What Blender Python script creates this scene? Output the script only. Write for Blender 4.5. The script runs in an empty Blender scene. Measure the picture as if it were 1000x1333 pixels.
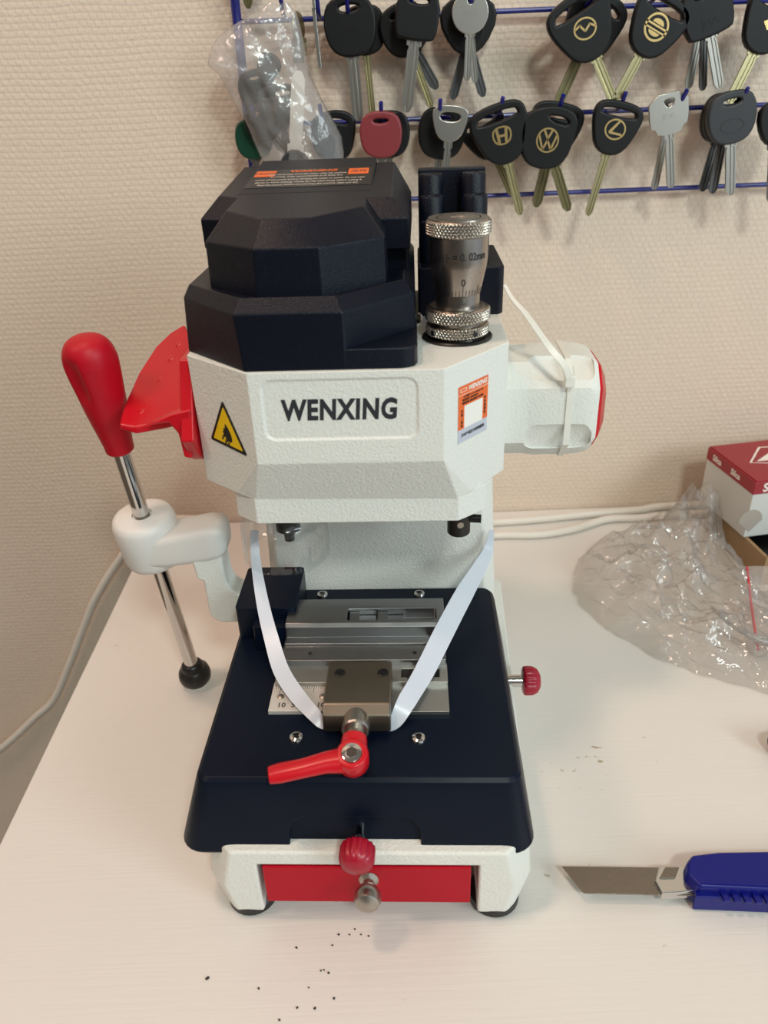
import bpy, bmesh, math, random
from mathutils import Vector, Matrix, Euler, noise
random.seed(7)
S = bpy.context.scene
COL = S.collection
PI = math.pi

# ------------------------------------------------------------------ camera
cam_d = bpy.data.cameras.new('camera'); cam = bpy.data.objects.new('camera', cam_d); COL.objects.link(cam)
cam_d.sensor_fit = 'VERTICAL'; cam_d.sensor_height = 36; cam_d.sensor_width = 27; cam_d.lens = 27.007
cam_d.clip_start = 0.01; cam_d.clip_end = 50
cam.matrix_world = Matrix(((0.9991944, 0.04013179, 0.0, 0.0),
                           (-0.01957868, 0.48746664, -0.87292208, 0.0),
                           (-0.03503193, 0.87221885, 0.48785966, 0.42),
                           (0, 0, 0, 1)))
cam_d.dof.use_dof = True; cam_d.dof.focus_distance = 0.50; cam_d.dof.aperture_fstop = 9.0
S.camera = cam

# ------------------------------------------------------------------ light
S.view_settings.view_transform = 'Standard'; S.view_settings.look = 'None'
S.view_settings.gamma = 1.0; S.view_settings.exposure = -0.42
wd = bpy.data.worlds.new('World'); S.world = wd; wd.use_nodes = True
def build_world():
    # the rest of the room as seen in reflections: dim warm room, paler ceiling, a bright window behind the photographer's right
    nt = wd.node_tree; N = nt.nodes.new; Lk = nt.links.new; bg = nt.nodes['Background']
    tc = N('ShaderNodeTexCoord')
    def lobe(vec, lo, hi):
        d = N('ShaderNodeVectorMath'); d.operation = 'DOT_PRODUCT'; d.inputs[1].default_value = Vector(vec).normalized(); Lk(tc.outputs['Generated'], d.inputs[0])
        m = N('ShaderNodeMapRange'); m.interpolation_type = 'SMOOTHSTEP'; m.inputs['From Min'].default_value = lo; m.inputs['From Max'].default_value = hi; Lk(d.outputs['Value'], m.inputs['Value'])
        return m.outputs['Result']
    cur = None
    for vec, lo, hi, col in (((0, 0, 1), -.2, .9, (.26, .24, .21)), ((.55, -.85, .28), .86, .93, (.9, 1.0, 1.0)), ((1, -.18, .12), .72, .93, (.55, .66, .78)), ((-.8, -.5, .25), .88, .96, (.55, .45, .36))):
        f = lobe(vec, lo, hi); mx = N('ShaderNodeMix'); mx.data_type = 'RGBA'
        mx.inputs[7].default_value = (*col, 1); Lk(f, mx.inputs[0])
        if cur is None: mx.inputs[6].default_value = (.085, .075, .066, 1)
        else: Lk(cur, mx.inputs[6])
        cur = mx.outputs[2]
    Lk(cur, bg.inputs[0]); bg.inputs[1].default_value = 1.0
build_world()

def area(name, loc, target, sx, sy, power, col):
    d = bpy.data.lights.new(name, 'AREA'); d.shape = 'RECTANGLE'; d.size = sx; d.size_y = sy
    d.energy = power; d.color = col
    o = bpy.data.objects.new(name, d); COL.objects.link(o); o.location = loc
    o.rotation_euler = (Vector(target) - Vector(loc)).to_track_quat('-Z', 'Y').to_euler()
    return o
# warm ceiling lamp just in front of the wall, added warm fill further left to lift that side, cool window light from behind the photographer
area('warm_ceiling_lamp', (-0.50, 0.28, 2.1), (-0.05, 0.45, 0.1), 0.20, 0.16, 12.5, (1.0, 0.68, 0.52))
area('warm_left_fill', (-1.3, -0.1, 1.7), (-0.2, 0.7, 0.1), 0.35, 0.35, 10.5, (1.0, 0.74, 0.62))
area('cool_window', (1.5, -0.95, 1.0), (0.0, 0.5, 0.2), 0.7, 0.8, 22, (0.84, 0.97, 1.0))
area('cool_ceiling_lamp', (0.40, -1.05, 1.65), (0.0, 0.5, 0.1), 0.28, 0.2, 20, (0.90, 1.0, 0.93))

# ------------------------------------------------------------------ materials
def new_mat(name):
    m = bpy.data.materials.new(name); m.use_nodes = True
    nt = m.node_tree; return m, nt, nt.nodes['Principled BSDF']
def lin(c):
    f = lambda u: u/12.92 if u <= 0.04045 else ((u+0.055)/1.055)**2.4
    return (f(c[0]/255), f(c[1]/255), f(c[2]/255), 1)
def simple(name, rgb, rough=0.5, metal=0.0, coat=0.0, bump=None, spec=0.5, var=0.0, emis=None):
    m, nt, p = new_mat(name)
    p.inputs['Base Color'].default_value = lin(rgb); p.inputs['Roughness'].default_value = rough
    p.inputs['Metallic'].default_value = metal; p.inputs['Coat Weight'].default_value = coat
    p.inputs['Specular IOR Level'].default_value = spec
    tc = nt.nodes.new('ShaderNodeTexCoord')
    if bump:
        sc, strg, dist = bump
        n = nt.nodes.new('ShaderNodeTexNoise'); n.inputs['Scale'].default_value = sc; n.inputs['Detail'].default_value = 2
        b = nt.nodes.new('ShaderNodeBump'); b.inputs['Strength'].default_value = strg; b.inputs['Distance'].default_value = dist
        nt.links.new(tc.outputs['Object'], n.inputs['Vector']); nt.links.new(n.outputs['Fac'], b.inputs['Height'])
        nt.links.new(b.outputs['Normal'], p.inputs['Normal'])
    if var:
        n = nt.nodes.new('ShaderNodeTexNoise'); n.inputs['Scale'].default_value = 60; n.inputs['Detail'].default_value = 4
        r = nt.nodes.new('ShaderNodeMapRange'); r.inputs['To Min'].default_value = max(0.02, rough-var); r.inputs['To Max'].default_value = rough+var
        nt.links.new(tc.outputs['Object'], n.inputs['Vector']); nt.links.new(n.outputs['Fac'], r.inputs['Value'])
        nt.links.new(r.outputs['Result'], p.inputs['Roughness'])
    return m
MT = {}
MT['white'] = simple('white_powder_coat', (226, 226, 219), 0.42, bump=(620, 0.55, 0.0009))
MT['white_smooth'] = simple('white_smooth_paint', (222, 219, 214), 0.45, bump=(900, 0.1, 0.0003))
MT['navy'] = simple('navy_textured_plastic', (6, 12, 26), 0.38, bump=(1400, 0.45, 0.0005), spec=0.27)
MT['navy_tray'] = simple('navy_satin_paint', (8, 18, 34), 0.36, spec=0.15, bump=(1500, 0.06, 0.0002), var=0.05)
MT['red_paint'] = simple('red_gloss_paint', (196, 16, 32), 0.28, spec=0.4)
MT['red_soft'] = simple('red_soft_plastic', (182, 10, 32), 0.46, spec=0.3, bump=(1600, 0.08, 0.0002))
MT['red_knob'] = simple('red_knob_plastic', (160, 14, 42), 0.33)
MT['drawer_red'] = simple('drawer_red_paint', (178, 6, 32), 0.30, spec=0.18)
MT['chrome'] = simple('chrome', (205, 203, 200), 0.12, 1.0)
MT['steel'] = simple('brushed_steel', (168, 160, 152), 0.27, 1.0, var=0.05)
MT['knurl'] = simple('knurled_steel', (176, 168, 158), 0.25, 1.0)
MT['knurl_groove'] = simple('shaded_oxide_groove', (52, 48, 44), 0.5, 0.6)  # dark oxide in the grooves, with their shade painted in for contrast
MT['jaw'] = simple('ground_steel_jaw', (150, 151, 152), 0.36, 1.0, var=0.1)
MT['jaw_light'] = simple('milled_aluminium', (188, 188, 184), 0.42, 1.0, var=0.08)
MT['clamp'] = simple('bronze_grey_steel', (128, 120, 108), 0.38, 1.0, var=0.06)
MT['nickel'] = simple('satin_nickel', (172, 166, 158), 0.33, 1.0)
MT['black'] = simple('black_oxide', (14, 14, 15), 0.35)
MT['rubber'] = simple('black_rubber', (20, 19, 20), 0.4)
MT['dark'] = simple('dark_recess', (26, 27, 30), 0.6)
MT['black_ink'] = simple('black_print', (22, 22, 24), 0.5)
MT['letter'] = simple('dark_grey_letter_paint', (44, 47, 52), 0.35)
MT['strap'] = simple('white_translucent_strap', (206, 212, 222), 0.3, bump=(200, 0.1, 0.0005))
MT['tie'] = simple('white_nylon_tie', (232, 230, 220), 0.35)
MT['sticker_orange'] = simple('orange_sticker', (232, 104, 38), 0.4)
MT['sticker_grey'] = simple('silver_sticker', (190, 194, 206), 0.35)
MT['sticker_yellow'] = simple('yellow_sticker', (238, 198, 8), 0.35)
MT['sticker_black'] = simple('black_sticker', (26, 24, 22), 0.3)
MT['sticker_white'] = simple('white_print', (238, 234, 226), 0.5)
MT['print_grey'] = simple('pale_print', (170, 160, 150), 0.5)
MT['ruler'] = simple('ruler_plate', (222, 216, 208), 0.35, 0.35)
MT['ink_red'] = simple('red_print', (205, 50, 70), 0.5)
MT['cable'] = simple('white_cable_sheath', (222, 216, 206), 0.45)
MT['wire_blue'] = simple('blue_coated_wire', (20, 26, 118), 0.3)
MT['key_black'] = simple('black_key_plastic', (9, 9, 11), 0.45, spec=0.35, bump=(1200, 0.1, 0.0003))
MT['key_grey'] = simple('charcoal_key_plastic', (44, 46, 50), 0.45)
MT['key_red'] = simple('maroon_key_rubber', (128, 44, 50), 0.45)
MT['key_green'] = simple('dark_green_key_plastic', (6, 62, 44), 0.4)
MT['key_steel'] = simple('nickel_key_blade', (190, 186, 178), 0.3, 1.0)
MT['key_bright'] = simple('bright_nickel_blade', (238, 234, 226), 0.35, 0.25)
MT['key_dark'] = simple('dull_steel_key_blade', (112, 112, 112), 0.36, 1.0)
MT['key_brass'] = simple('brassy_key_blade', (204, 194, 152), 0.3, 1.0)
MT['key_olive'] = simple('tarnished_key_blade', (140, 132, 98), 0.38, 1.0)
MT['gold'] = simple('gold_emblem', (222, 190, 130), 0.3, 1.0)
MT['knife_blue'] = simple('knife_blue_plastic', (8, 16, 112), 0.28, spec=0.35, bump=(300, 0.05, 0.0005))
MT['blade'] = simple('knife_blade_steel', (140, 132, 124), 0.28, 1.0, var=0.08)
MT['box_red'] = simple('red_printed_card', (150, 28, 42), 0.4)
MT['box_white'] = simple('white_printed_card', (206, 206, 202), 0.45)
MT['carton'] = simple('brown_cardboard', (158, 128, 94), 0.75, bump=(200, 0.2, 0.0006))
MT['dirt'] = simple('dark_metal_filing', (30, 24, 20), 0.6)

def wallpaper():
    m, nt, p = new_mat('woven_wallpaper')
    N = nt.nodes.new; Lk = nt.links.new
    tc = N('ShaderNodeTexCoord'); sx = N('ShaderNodeSeparateXYZ'); cx = N('ShaderNodeCombineXYZ')
    Lk(tc.outputs['Object'], sx.inputs[0])
    warp = N('ShaderNodeTexNoise'); warp.inputs['Scale'].default_value = 14
    Lk(tc.outputs['Object'], warp.inputs['Vector'])
    wm = N('ShaderNodeMath'); wm.operation = 'MULTIPLY_ADD'; wm.inputs[1].default_value = 0.006
    Lk(warp.outputs['Fac'], wm.inputs[0]); Lk(sx.outputs['Z'], wm.inputs[2])
    Lk(sx.outputs['X'], cx.inputs['X']); Lk(wm.outputs[0], cx.inputs['Y'])
    br = N('ShaderNodeTexBrick'); br.inputs['Scale'].default_value = 1.0
    br.inputs['Brick Width'].default_value = 0.0062; br.inputs['Row Height'].default_value = 0.0050
    br.inputs['Mortar Size'].default_value = 0.0018; br.inputs['Mortar Smooth'].default_value = 1.0
    Lk(cx.outputs[0], br.inputs['Vector'])
    n1 = N('ShaderNodeTexNoise'); n1.inputs['Scale'].default_value = 240; n1.inputs['Detail'].default_value = 3
    Lk(tc.outputs['Object'], n1.inputs['Vector'])
    ml = N('ShaderNodeMath'); ml.operation = 'MULTIPLY'; ml.inputs[1].default_value = -0.50
    Lk(br.outputs['Fac'], ml.inputs[0])
    ad = N('ShaderNodeMath'); ad.operation = 'MULTIPLY_ADD'; ad.inputs[1].default_value = 1.3
    Lk(n1.outputs['Fac'], ad.inputs[0]); Lk(ml.outputs[0], ad.inputs[2])
    b = N('ShaderNodeBump'); b.inputs['Strength'].default_value = 0.36; b.inputs['Distance'].default_value = 0.0012
    Lk(ad.outputs[0], b.inputs['Height']); Lk(b.outputs['Normal'], p.inputs['Normal'])
    cr = N('ShaderNodeValToRGB'); cr.color_ramp.elements[0].color = lin((219, 200, 181)); cr.color_ramp.elements[1].color = lin((227, 209, 191))
    Lk(ad.outputs[0], cr.inputs[0]); Lk(cr.outputs[0], p.inputs['Base Color'])
    p.inputs['Roughness'].default_value = 0.6
    return m
def painted_wood():
    m, nt, p = new_mat('white_painted_board')
    N = nt.nodes.new; Lk = nt.links.new
    tc = N('ShaderNodeTexCoord'); mp = N('ShaderNodeMapping'); mp.inputs['Scale'].default_value = (14, 420, 60)
    Lk(tc.outputs['Object'], mp.inputs[0])
    n1 = N('ShaderNodeTexNoise'); n1.inputs['Scale'].default_value = 1.0; n1.inputs['Detail'].default_value = 5
    Lk(mp.outputs[0], n1.inputs['Vector'])
    b = N('ShaderNodeBump'); b.inputs['Strength'].default_value = 0.30; b.inputs['Distance'].default_value = 0.0006
    Lk(n1.outputs['Fac'], b.inputs['Height']); Lk(b.outputs['Normal'], p.inputs['Normal'])
    # scattered small nicks in the paint
    mp2 = N('ShaderNodeMapping'); mp2.inputs['Scale'].default_value = (110, 190, 100); Lk(tc.outputs['Object'], mp2.inputs[0])
    v = N('ShaderNodeTexNoise'); v.inputs['Scale'].default_value = 1; v.inputs['Detail'].default_value = 3; Lk(mp2.outputs[0], v.inputs['Vector'])
    v2 = N('ShaderNodeTexNoise'); v2.inputs['Scale'].default_value = 9; Lk(tc.outputs['Object'], v2.inputs['Vector'])
    ad = N('ShaderNodeMath'); ad.operation = 'ADD'; Lk(v.outputs['Fac'], ad.inputs[0]); Lk(v2.outputs['Fac'], ad.inputs[1])
    cr = N('ShaderNodeValToRGB'); cr.color_ramp.elements[0].position = 0.672; cr.color_ramp.elements[1].position = 0.70
    cr.color_ramp.elements[0].color = (0, 0, 0, 1); cr.color_ramp.elements[1].color = (1, 1, 1, 1)
    hf = N('ShaderNodeMath'); hf.operation = 'MULTIPLY'; hf.inputs[1].default_value = 0.5; Lk(ad.outputs[0], hf.inputs[0]); Lk(hf.outputs[0], cr.inputs[0])
    mx = N('ShaderNodeMix'); mx.data_type = 'RGBA'; mx.inputs[6].default_value = lin((222, 217, 211)); mx.inputs[7].default_value = lin((176, 160, 140))
    Lk(cr.outputs[0], mx.inputs[0]); Lk(mx.outputs[2], p.inputs['Base Color'])
    p.inputs['Roughness'].default_value = 0.38
    return m
def clear_plastic(name, tint=(1, 1, 1), alpha=0.93, rough=0.12, bump=0.0, sc=60, haze=0.0):
    m = bpy.data.materials.new(name); m.use_nodes = True; nt = m.node_tree; nt.nodes.clear()
    N = nt.nodes.new; Lk = nt.links.new
    out = N('ShaderNodeOutputMaterial'); tr = N('ShaderNodeBsdfTransparent'); gl = N('ShaderNodeBsdfGlossy'); mix = N('ShaderNodeMixShader')
    tr.inputs[0].default_value = (*tint, 1); gl.inputs['Roughness'].default_value = rough
    fr = N('ShaderNodeLayerWeight'); fr.inputs['Blend'].default_value = 0.5
    pw = N('ShaderNodeMath'); pw.operation = 'POWER'; pw.inputs[1].default_value = 3.5; Lk(fr.outputs['Facing'], pw.inputs[0])
    mr = N('ShaderNodeMapRange'); mr.inputs['To Min'].default_value = 1-alpha; mr.inputs['To Max'].default_value = 0.55
    Lk(pw.outputs[0], mr.inputs['Value']); Lk(mr.outputs[0], mix.inputs[0])
    src = tr
    if haze:
        df = N('ShaderNodeBsdfDiffuse'); df.inputs[0].default_value = (0.82, 0.80, 0.78, 1); m2 = N('ShaderNodeMixShader'); m2.inputs[0].default_value = haze
        Lk(tr.outputs[0], m2.inputs[1]); Lk(df.outputs[0], m2.inputs[2]); src = m2
    Lk(src.outputs[0], mix.inputs[1]); Lk(gl.outputs[0], mix.inputs[2]); Lk(mix.outputs[0], out.inputs[0])
    if bump:
        tc = N('ShaderNodeTexCoord'); n = N('ShaderNodeTexNoise'); n.inputs['Scale'].default_value = sc; n.inputs['Detail'].default_value = 3
        b = N('ShaderNodeBump'); b.inputs['Strength'].default_value = 0.8; b.inputs['Distance'].default_value = bump
        Lk(tc.outputs['Object'], n.inputs['Vector']); Lk(n.outputs['Fac'], b.inputs['Height'])
        Lk(b.outputs[0], gl.inputs['Normal']); Lk(b.outputs[0], fr.inputs['Normal'])
    return m
MT['wall'] = wallpaper(); MT['table'] = painted_wood()
MT['shield'] = clear_plastic('clear_acrylic', (0.97, 0.98, 0.98), 0.955, 0.05)
MT['bag'] = clear_plastic('clear_polythene', (0.95, 0.94, 0.93), 0.94, 0.13, 0.007, 42, haze=0.12)
MT['bag_hang'] = clear_plastic('hazy_polythene', (0.95, 0.93, 0.92), 0.94, 0.20, 0.004, 45, haze=0.19)

# ------------------------------------------------------------------ geometry helpers
def BM(): return bmesh.new()
def add_poly_loft(b, rings, cap=True, closed=True):
    vs = [[b.verts.new(p) for p in r] for r in rings]
    n = len(rings[0])
    for a, c in zip(vs[:-1], vs[1:]):
        for i in range(n if closed else n-1):
            j = (i+1) % n
            try: b.faces.new((a[i], a[j], c[j], c[i]))
            except ValueError: pass
    if cap:
        b.faces.new(vs[0][::-1]); b.faces.new(vs[-1])
    return vs
def box(b, x0, x1, y0, y1, z0, z1):
    add_poly_loft(b, [[(x0, y0, z), (x1, y0, z), (x1, y1, z), (x0, y1, z)] for z in (z0, z1)])
def prism(b, pts, axis, a0, a1):
    # pts 2D; axis 'x': (y,z), 'y': (x,z), 'z': (x,y)
    f = {'x': lambda p, a: (a, p[0], p[1]), 'y': lambda p, a: (p[0], a, p[1]), 'z': lambda p, a: (p[0], p[1], a)}[axis]
    add_poly_loft(b, [[f(p, a) for p in pts] for a in (a0, a1)])
def frame(axis):
    a = Vector(axis).normalized(); t = Vector((0, 0, 1)) if abs(a.z) < 0.9 else Vector((1, 0, 0))
    u = t.cross(a).normalized(); return a, u, a.cross(u)
def lathe(b, prof, c=(0, 0, 0), axis=(0, 0, 1), seg=32, cap=True, rf=None):
    a, u, v = frame(axis); c = Vector(c); rings = []
    for k, (r, h) in enumerate(prof):
        ring = []
        for i in range(seg):
            t = 2*PI*i/seg; rr = max(r, 1e-5) if rf is None else rf(r, h, t, i, k)
            ring.append(c + a*h + (u*math.cos(t) + v*math.sin(t))*rr)
        rings.append(ring)
    add_poly_loft(b, rings, cap)
def smooth_path(pts, n=8):
    P = [Vector(p) for p in pts]; out = []
    for i in range(len(P)-1):
        p0 = P[max(i-1, 0)]; p1 = P[i]; p2 = P[i+1]; p3 = P[min(i+2, len(P)-1)]
        for k in range(n):
            t = k/n
            out.append(0.5*((2*p1)+(p2-p0)*t+(2*p0-5*p1+4*p2-p3)*t*t+(3*p1-p0-3*p2+p3)*t**3))
    out.append(P[-1]); return out
def tube(b, pts, r, seg=10, rads=None):
    P = [Vector(p) for p in pts]; rings = []; prev = None
    for i, p in enumerate(P):
        d = (P[min(i+1, len(P)-1)] - P[max(i-1, 0)]).normalized()
        if prev is None: _, u, v = frame(d)
        else:
            u = (prev - d*prev.dot(d)).normalized(); v = d.cross(u)
        prev = u; rr = rads[i] if rads else r
        rings.append([p + (u*math.cos(2*PI*k/seg) + v*math.sin(2*PI*k/seg))*rr for k in range(seg)])
    add_poly_loft(b, rings)
def ribbon(b, pts, ups, w, t):
    """flat strip: pts path, ups = width directions"""
    P = [Vector(p) for p in pts]; rings = []
    for i, p in enumerate(P):
        d = (P[min(i+1, len(P)-1)] - P[max(i-1, 0)]).normalized()
        s = Vector(ups[i]); s = (s - d*s.dot(d)).normalized(); n = d.cross(s)
        ww = w[i] if isinstance(w, (list, tuple)) else w
        rings.append([p + s*ww/2 + n*t/2, p - s*ww/2 + n*t/2, p - s*ww/2 - n*t/2, p + s*ww/2 - n*t/2])
    add_poly_loft(b, rings)
def rrect(x0, x1, y0, y1, r, n=5):
    out = []
    for cx, cy, a in ((x1-r, y0+r, -PI/2), (x1-r, y1-r, 0), (x0+r, y1-r, PI/2), (x0+r, y0+r, PI)):
        for k in range(n+1):
            t = a + PI/2*k/n; out.append((cx+r*math.cos(t), cy+r*math.sin(t)))
    return out
def obj(name, bm, mat, parent=None, bevel=0.0, seg=2, angle=35, smooth=True, mats=None, mat_world=None):
    me = bpy.data.meshes.new(name)
    if isinstance(bm, bmesh.types.BMesh):
        bmesh.ops.recalc_face_normals(bm, faces=bm.faces); bm.to_mesh(me); bm.free()
    else: me = bm; me.name = name
    o = bpy.data.objects.new(name, me); COL.objects.link(o)
    me.materials.clear(); me.materials.append(MT[mat] if isinstance(mat, str) else mat)
    for m in (mats or []): me.materials.append(MT[m])
    if parent is not None: o.parent = parent
    if smooth:
        me.shade_smooth(); me.set_sharp_from_angle(angle=math.radians(angle))
    if bevel:
        md = o.modifiers.new('bevel', 'BEVEL'); md.width = bevel; md.segments = seg; md.limit_method = 'ANGLE'
        md.angle_limit = math.radians(28); md.harden_normals = True
        me.shade_smooth()
    return o
def cut(o, cutter_bm):
    me = bpy.data.meshes.new('c'); bmesh.ops.recalc_face_normals(cutter_bm, faces=cutter_bm.faces); cutter_bm.to_mesh(me); cutter_bm.free()
    c = bpy.data.objects.new('c', me); COL.objects.link(c)
    mods = [(m.width, m.segments) for m in o.modifiers if m.type == 'BEVEL']; o.modifiers.clear()
    c.parent = o.parent
    md = o.modifiers.new('b', 'BOOLEAN'); md.operation = 'DIFFERENCE'; md.object = c; md.solver = 'EXACT'
    bpy.context.view_layer.update()
    dg = bpy.context.evaluated_depsgraph_get(); new = bpy.data.meshes.new_from_object(o.evaluated_get(dg))
    o.modifiers.clear(); o.data = new; bpy.data.objects.remove(c); bpy.data.meshes.remove(me)
    for w, s in mods:
        md = o.modifiers.new('bevel', 'BEVEL'); md.width = w; md.segments = s; md.limit_method = 'ANGLE'; md.angle_limit = math.radians(28); md.harden_normals = True
    o.data.shade_smooth()
    if not mods: o.data.set_sharp_from_angle(angle=math.radians(35))
    return o
def curve_mesh(splines, thick, bev=0.0):
    """filled 2D outlines (holes allowed) -> plate mesh in XY, thickness along Z"""
    cu = bpy.data.curves.new('t', 'CURVE'); cu.dimensions = '2D'; cu.fill_mode = 'BOTH'
    cu.extrude = max(thick/2 - bev, 0.00001); cu.bevel_depth = bev; cu.bevel_resolution = 2
    for sp in splines:
        s = cu.splines.new('POLY'); s.points.add(len(sp)-1); s.use_cyclic_u = True
        for i, p in enumerate(sp): s.points[i].co = (p[0], p[1], 0, 1)
    o = bpy.data.objects.new('t', cu); COL.objects.link(o); bpy.context.view_layer.update()
    me = bpy.data.meshes.new_from_object(o.evaluated_get(bpy.context.evaluated_depsgraph_get()))
    bpy.data.objects.remove(o); bpy.data.curves.remove(cu); return me
def text_mesh(txt, size, extrude=0.0002, offset=0.0, shear=0.0, align='CENTER', xs=1.0):
    cu = bpy.data.curves.new('t', 'FONT'); cu.body = txt; cu.size = size; cu.extrude = extrude; cu.offset = offset; cu.shear = shear
    cu.space_character = 1.10 if txt == 'WENXING' and size > .01 else 1.0; cu.align_x = align; cu.align_y = 'CENTER'; cu.resolution_u = 3
    o = bpy.data.objects.new('t', cu); COL.objects.link(o); bpy.context.view_layer.update()
    me = bpy.data.meshes.new_from_object(o.evaluated_get(bpy.context.evaluated_depsgraph_get()))
    bpy.data.objects.remove(o); bpy.data.curves.remove(cu)
    if xs != 1.0: me.transform(Matrix.Diagonal((xs, 1, 1, 1)))
    return me
def basis(o, x, y):
    """matrix taking local XY plane to plane at o with x,y directions"""
    x = Vector(x).normalized(); y = Vector(y); y = (y - x*y.dot(x)).normalized(); z = x.cross(y)
    m = Matrix((x, y, z)).transposed().to_4x4(); m.translation = Vector(o); return m
def merge(meshes):
    b = BM()
    for me in meshes: b.from_mesh(me); bpy.data.meshes.remove(me)
    return b
def tm(me, mtx): me.transform(mtx); return me
def root(name, loc, label, cat, rotz=0, group=None):
    o = bpy.data.objects.new(name, None); COL.objects.link(o); o.location = loc; o.rotation_euler = (0, 0, rotz); o.empty_display_size = 0.02
    return tag(o, label, cat, group)
def tag(o, label, cat, group=None):
    o['label'] = label; o['category'] = cat
    if group: o['group'] = group
    return o
def struct(o): o['kind'] = 'structure'; return o
def part_label(o, l): o['label'] = l; return o

# ------------------------------------------------------------------ setting
WALL_Y = 0.745
b = BM(); box(b, -2.2, 2.2, WALL_Y, WALL_Y+0.1, -0.76, 1.9); struct(obj('wall_back', b, 'wall', smooth=False))
MT['floor'] = simple('grey_floor', (120, 108, 96), 0.6, bump=(30, 0.2, 0.002))
b = BM(); box(b, -2.2, 2.2, -2.0, WALL_Y, -0.80, -0.75); struct(obj('floor', b, 'floor', smooth=False))

desk = root('table', (0.35, 0.33, -0.75), 'white painted wooden table with scratched top against the wallpapered wall', 'table')
def rel(bm, o):   # shift a bmesh built in world coordinates into the frame of an unrotated root
    for v in bm.verts: v.co -= o.location
    return bm
b = BM(); box(b, -0.2565, 1.15, -0.12, 0.742, -0.022, 0.0)
obj('tabletop', rel(b, desk), 'table', desk, bevel=0.0012)
for x, y in ((-0.20, 0.68), (1.09, 0.68), (-0.20, -0.06), (1.09, -0.06)):
    b = BM(); box(b, x-0.022, x+0.022, y-0.022, y+0.022, -0.75, -0.022); obj('leg', rel(b, desk), 'table', desk, bevel=0.002)
# ------------------------------------------------------------------ key cutting machine
K = root('key_cutting_machine', (-0.01736, 0.2727, 0.0), 'navy and white benchtop key cutting machine with red levers, standing on the table', 'key machine', -math.radians(2.9))

def ring(pts, z): return [(p[0], p[1], z) for p in pts]
def oct_ring(x0, x1, y0, y1, c, z):
    return ring([(x0+c, y0), (x1-c, y0), (x1, y0+c), (x1, y1-c), (x1-c, y1), (x0+c, y1), (x0, y1-c), (x0, y0+c)], z)
# base
b = BM()
add_poly_loft(b, [oct_ring(-.0825, .0835, .0, .262, .006, .0055), oct_ring(-.0905, .0915, -.001, .270, .010, .030),
                  oct_ring(-.0885, .0900, -.001, .270, .014, .058), oct_ring(-.070, .075, .02, .262, .01, .0605)])
for v in b.verts:
    if v.co.x > .05 and v.co.y > .1: v.co.x += .0085
base = obj('base_housing', b, 'white', K, bevel=.0018)
c = BM(); box(c, -.0605, .0612, -.02, .16, -.01, .0475); cut(base, c)
for x, y in ((-.070, .014), (.072, .014), (-.070, .245), (.078, .245)):
    b = BM(); lathe(b, [(.0125, 0), (.0145, .002), (.0145, .007), (.011, .0105)], (x, y, 0), seg=28); obj('rubber_foot', b, 'rubber', K)
# drawer
b = BM(); box(b, -.0575, .0570, -.0015, .0005, .0168, .0470); box(b, -.0555, .0535, .0, .13, .018, .040)
drawer = obj('drawer', b, 'drawer_red', K, bevel=.0007)
b = BM(); lathe(b, [(.0054, 0), (.0054, .001), (.0030, .0025), (.0030, .0050), (.0056, .0072), (.0072, .0105), (.0074, .0135), (.0064, .0165), (.0035, .0182), (0, .0186)],
                (.0010, -.0015, .0375), (0, -1, 0.12), seg=36); part_label(obj('drawer_knob', b, 'nickel', drawer), 'round satin nickel knob')
# tray
def tray_ring(x0, x1, y0, y1, r, z): return ring(rrect(x0, x1, y0, y1, r, 6), z)
b = BM()
add_poly_loft(b, [tray_ring(-.1026, .0915, .0040, .1930, .0125, .0515), tray_ring(-.1040, .0926, .0030, .194, .0130, .0535),
                  tray_ring(-.0915, .0848, .0105, .1895, .0095, .0950), tray_ring(-.0904, .0838, .0115, .1885, .0085, .0980),
                  tray_ring(-.0880, .0818, .0140, .1865, .0065, .1000)])
tray = obj('tray', b, 'navy_tray', K, bevel=.0005, angle=50)
pts = rrect(-.0415, .0300, .03, .0770, .011, 6)
b = BM(); add_poly_loft(b, [[(x, -.02, z) for x, z in pts], [(x, .0062+(z-.0535)*.20, z) for x, z in pts]])
cut(tray, b)
for x, y in ((-.0391, .0414), (.0295, .0406), (-.0383, .1791), (.0312, .1788)):
    b = BM(); lathe(b, [(.0042, 0), (.0042, .0006), (.0036, .0016), (.0022, .0022), (.0019, .0010), (0, .0010)], (x, y, .1), seg=24)
    s = obj('screw', b, 'chrome', tray)
    b = BM(); lathe(b, [(.0015, .0012), (.0015, .0016)], (x, y, .1), seg=6); obj('screw_socket', b, 'black', tray)
# front cross-slide knob (red, fluted)
def fluted(b, r, L, c, axis, nf=16, dome=.004):
    prof = [(r*.80, 0), (r*.97, .0008), (r, .002), (r, L-.002), (r*.95, L-.0005), (r*.80, L+dome*.45), (r*.5, L+dome*.85), (0, L+dome)]
    lathe(b, prof, c, axis, 96, rf=lambda rr, h, t, i, k: max(rr*(1-(0.085*(0.5+0.5*math.cos(nf*t))**2 if .0005 < h < L else 0)), 1e-5))
b = BM(); fluted(b, .0096, .0100, (-.0033, -.0030, .0668), (-.05, -1, -.05)); kb = obj('feed_knob', b, 'red_knob', K, angle=60)
b = BM(); lathe(b, [(.0042, -.001), (.0042, .004), (.0034, .0045), (.0034, .016)], (-.0033, -.0030, .0668), (.0, 1, 0), 24); part_label(obj('knob_shaft', b, 'chrome', kb), 'chrome shaft')
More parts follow.
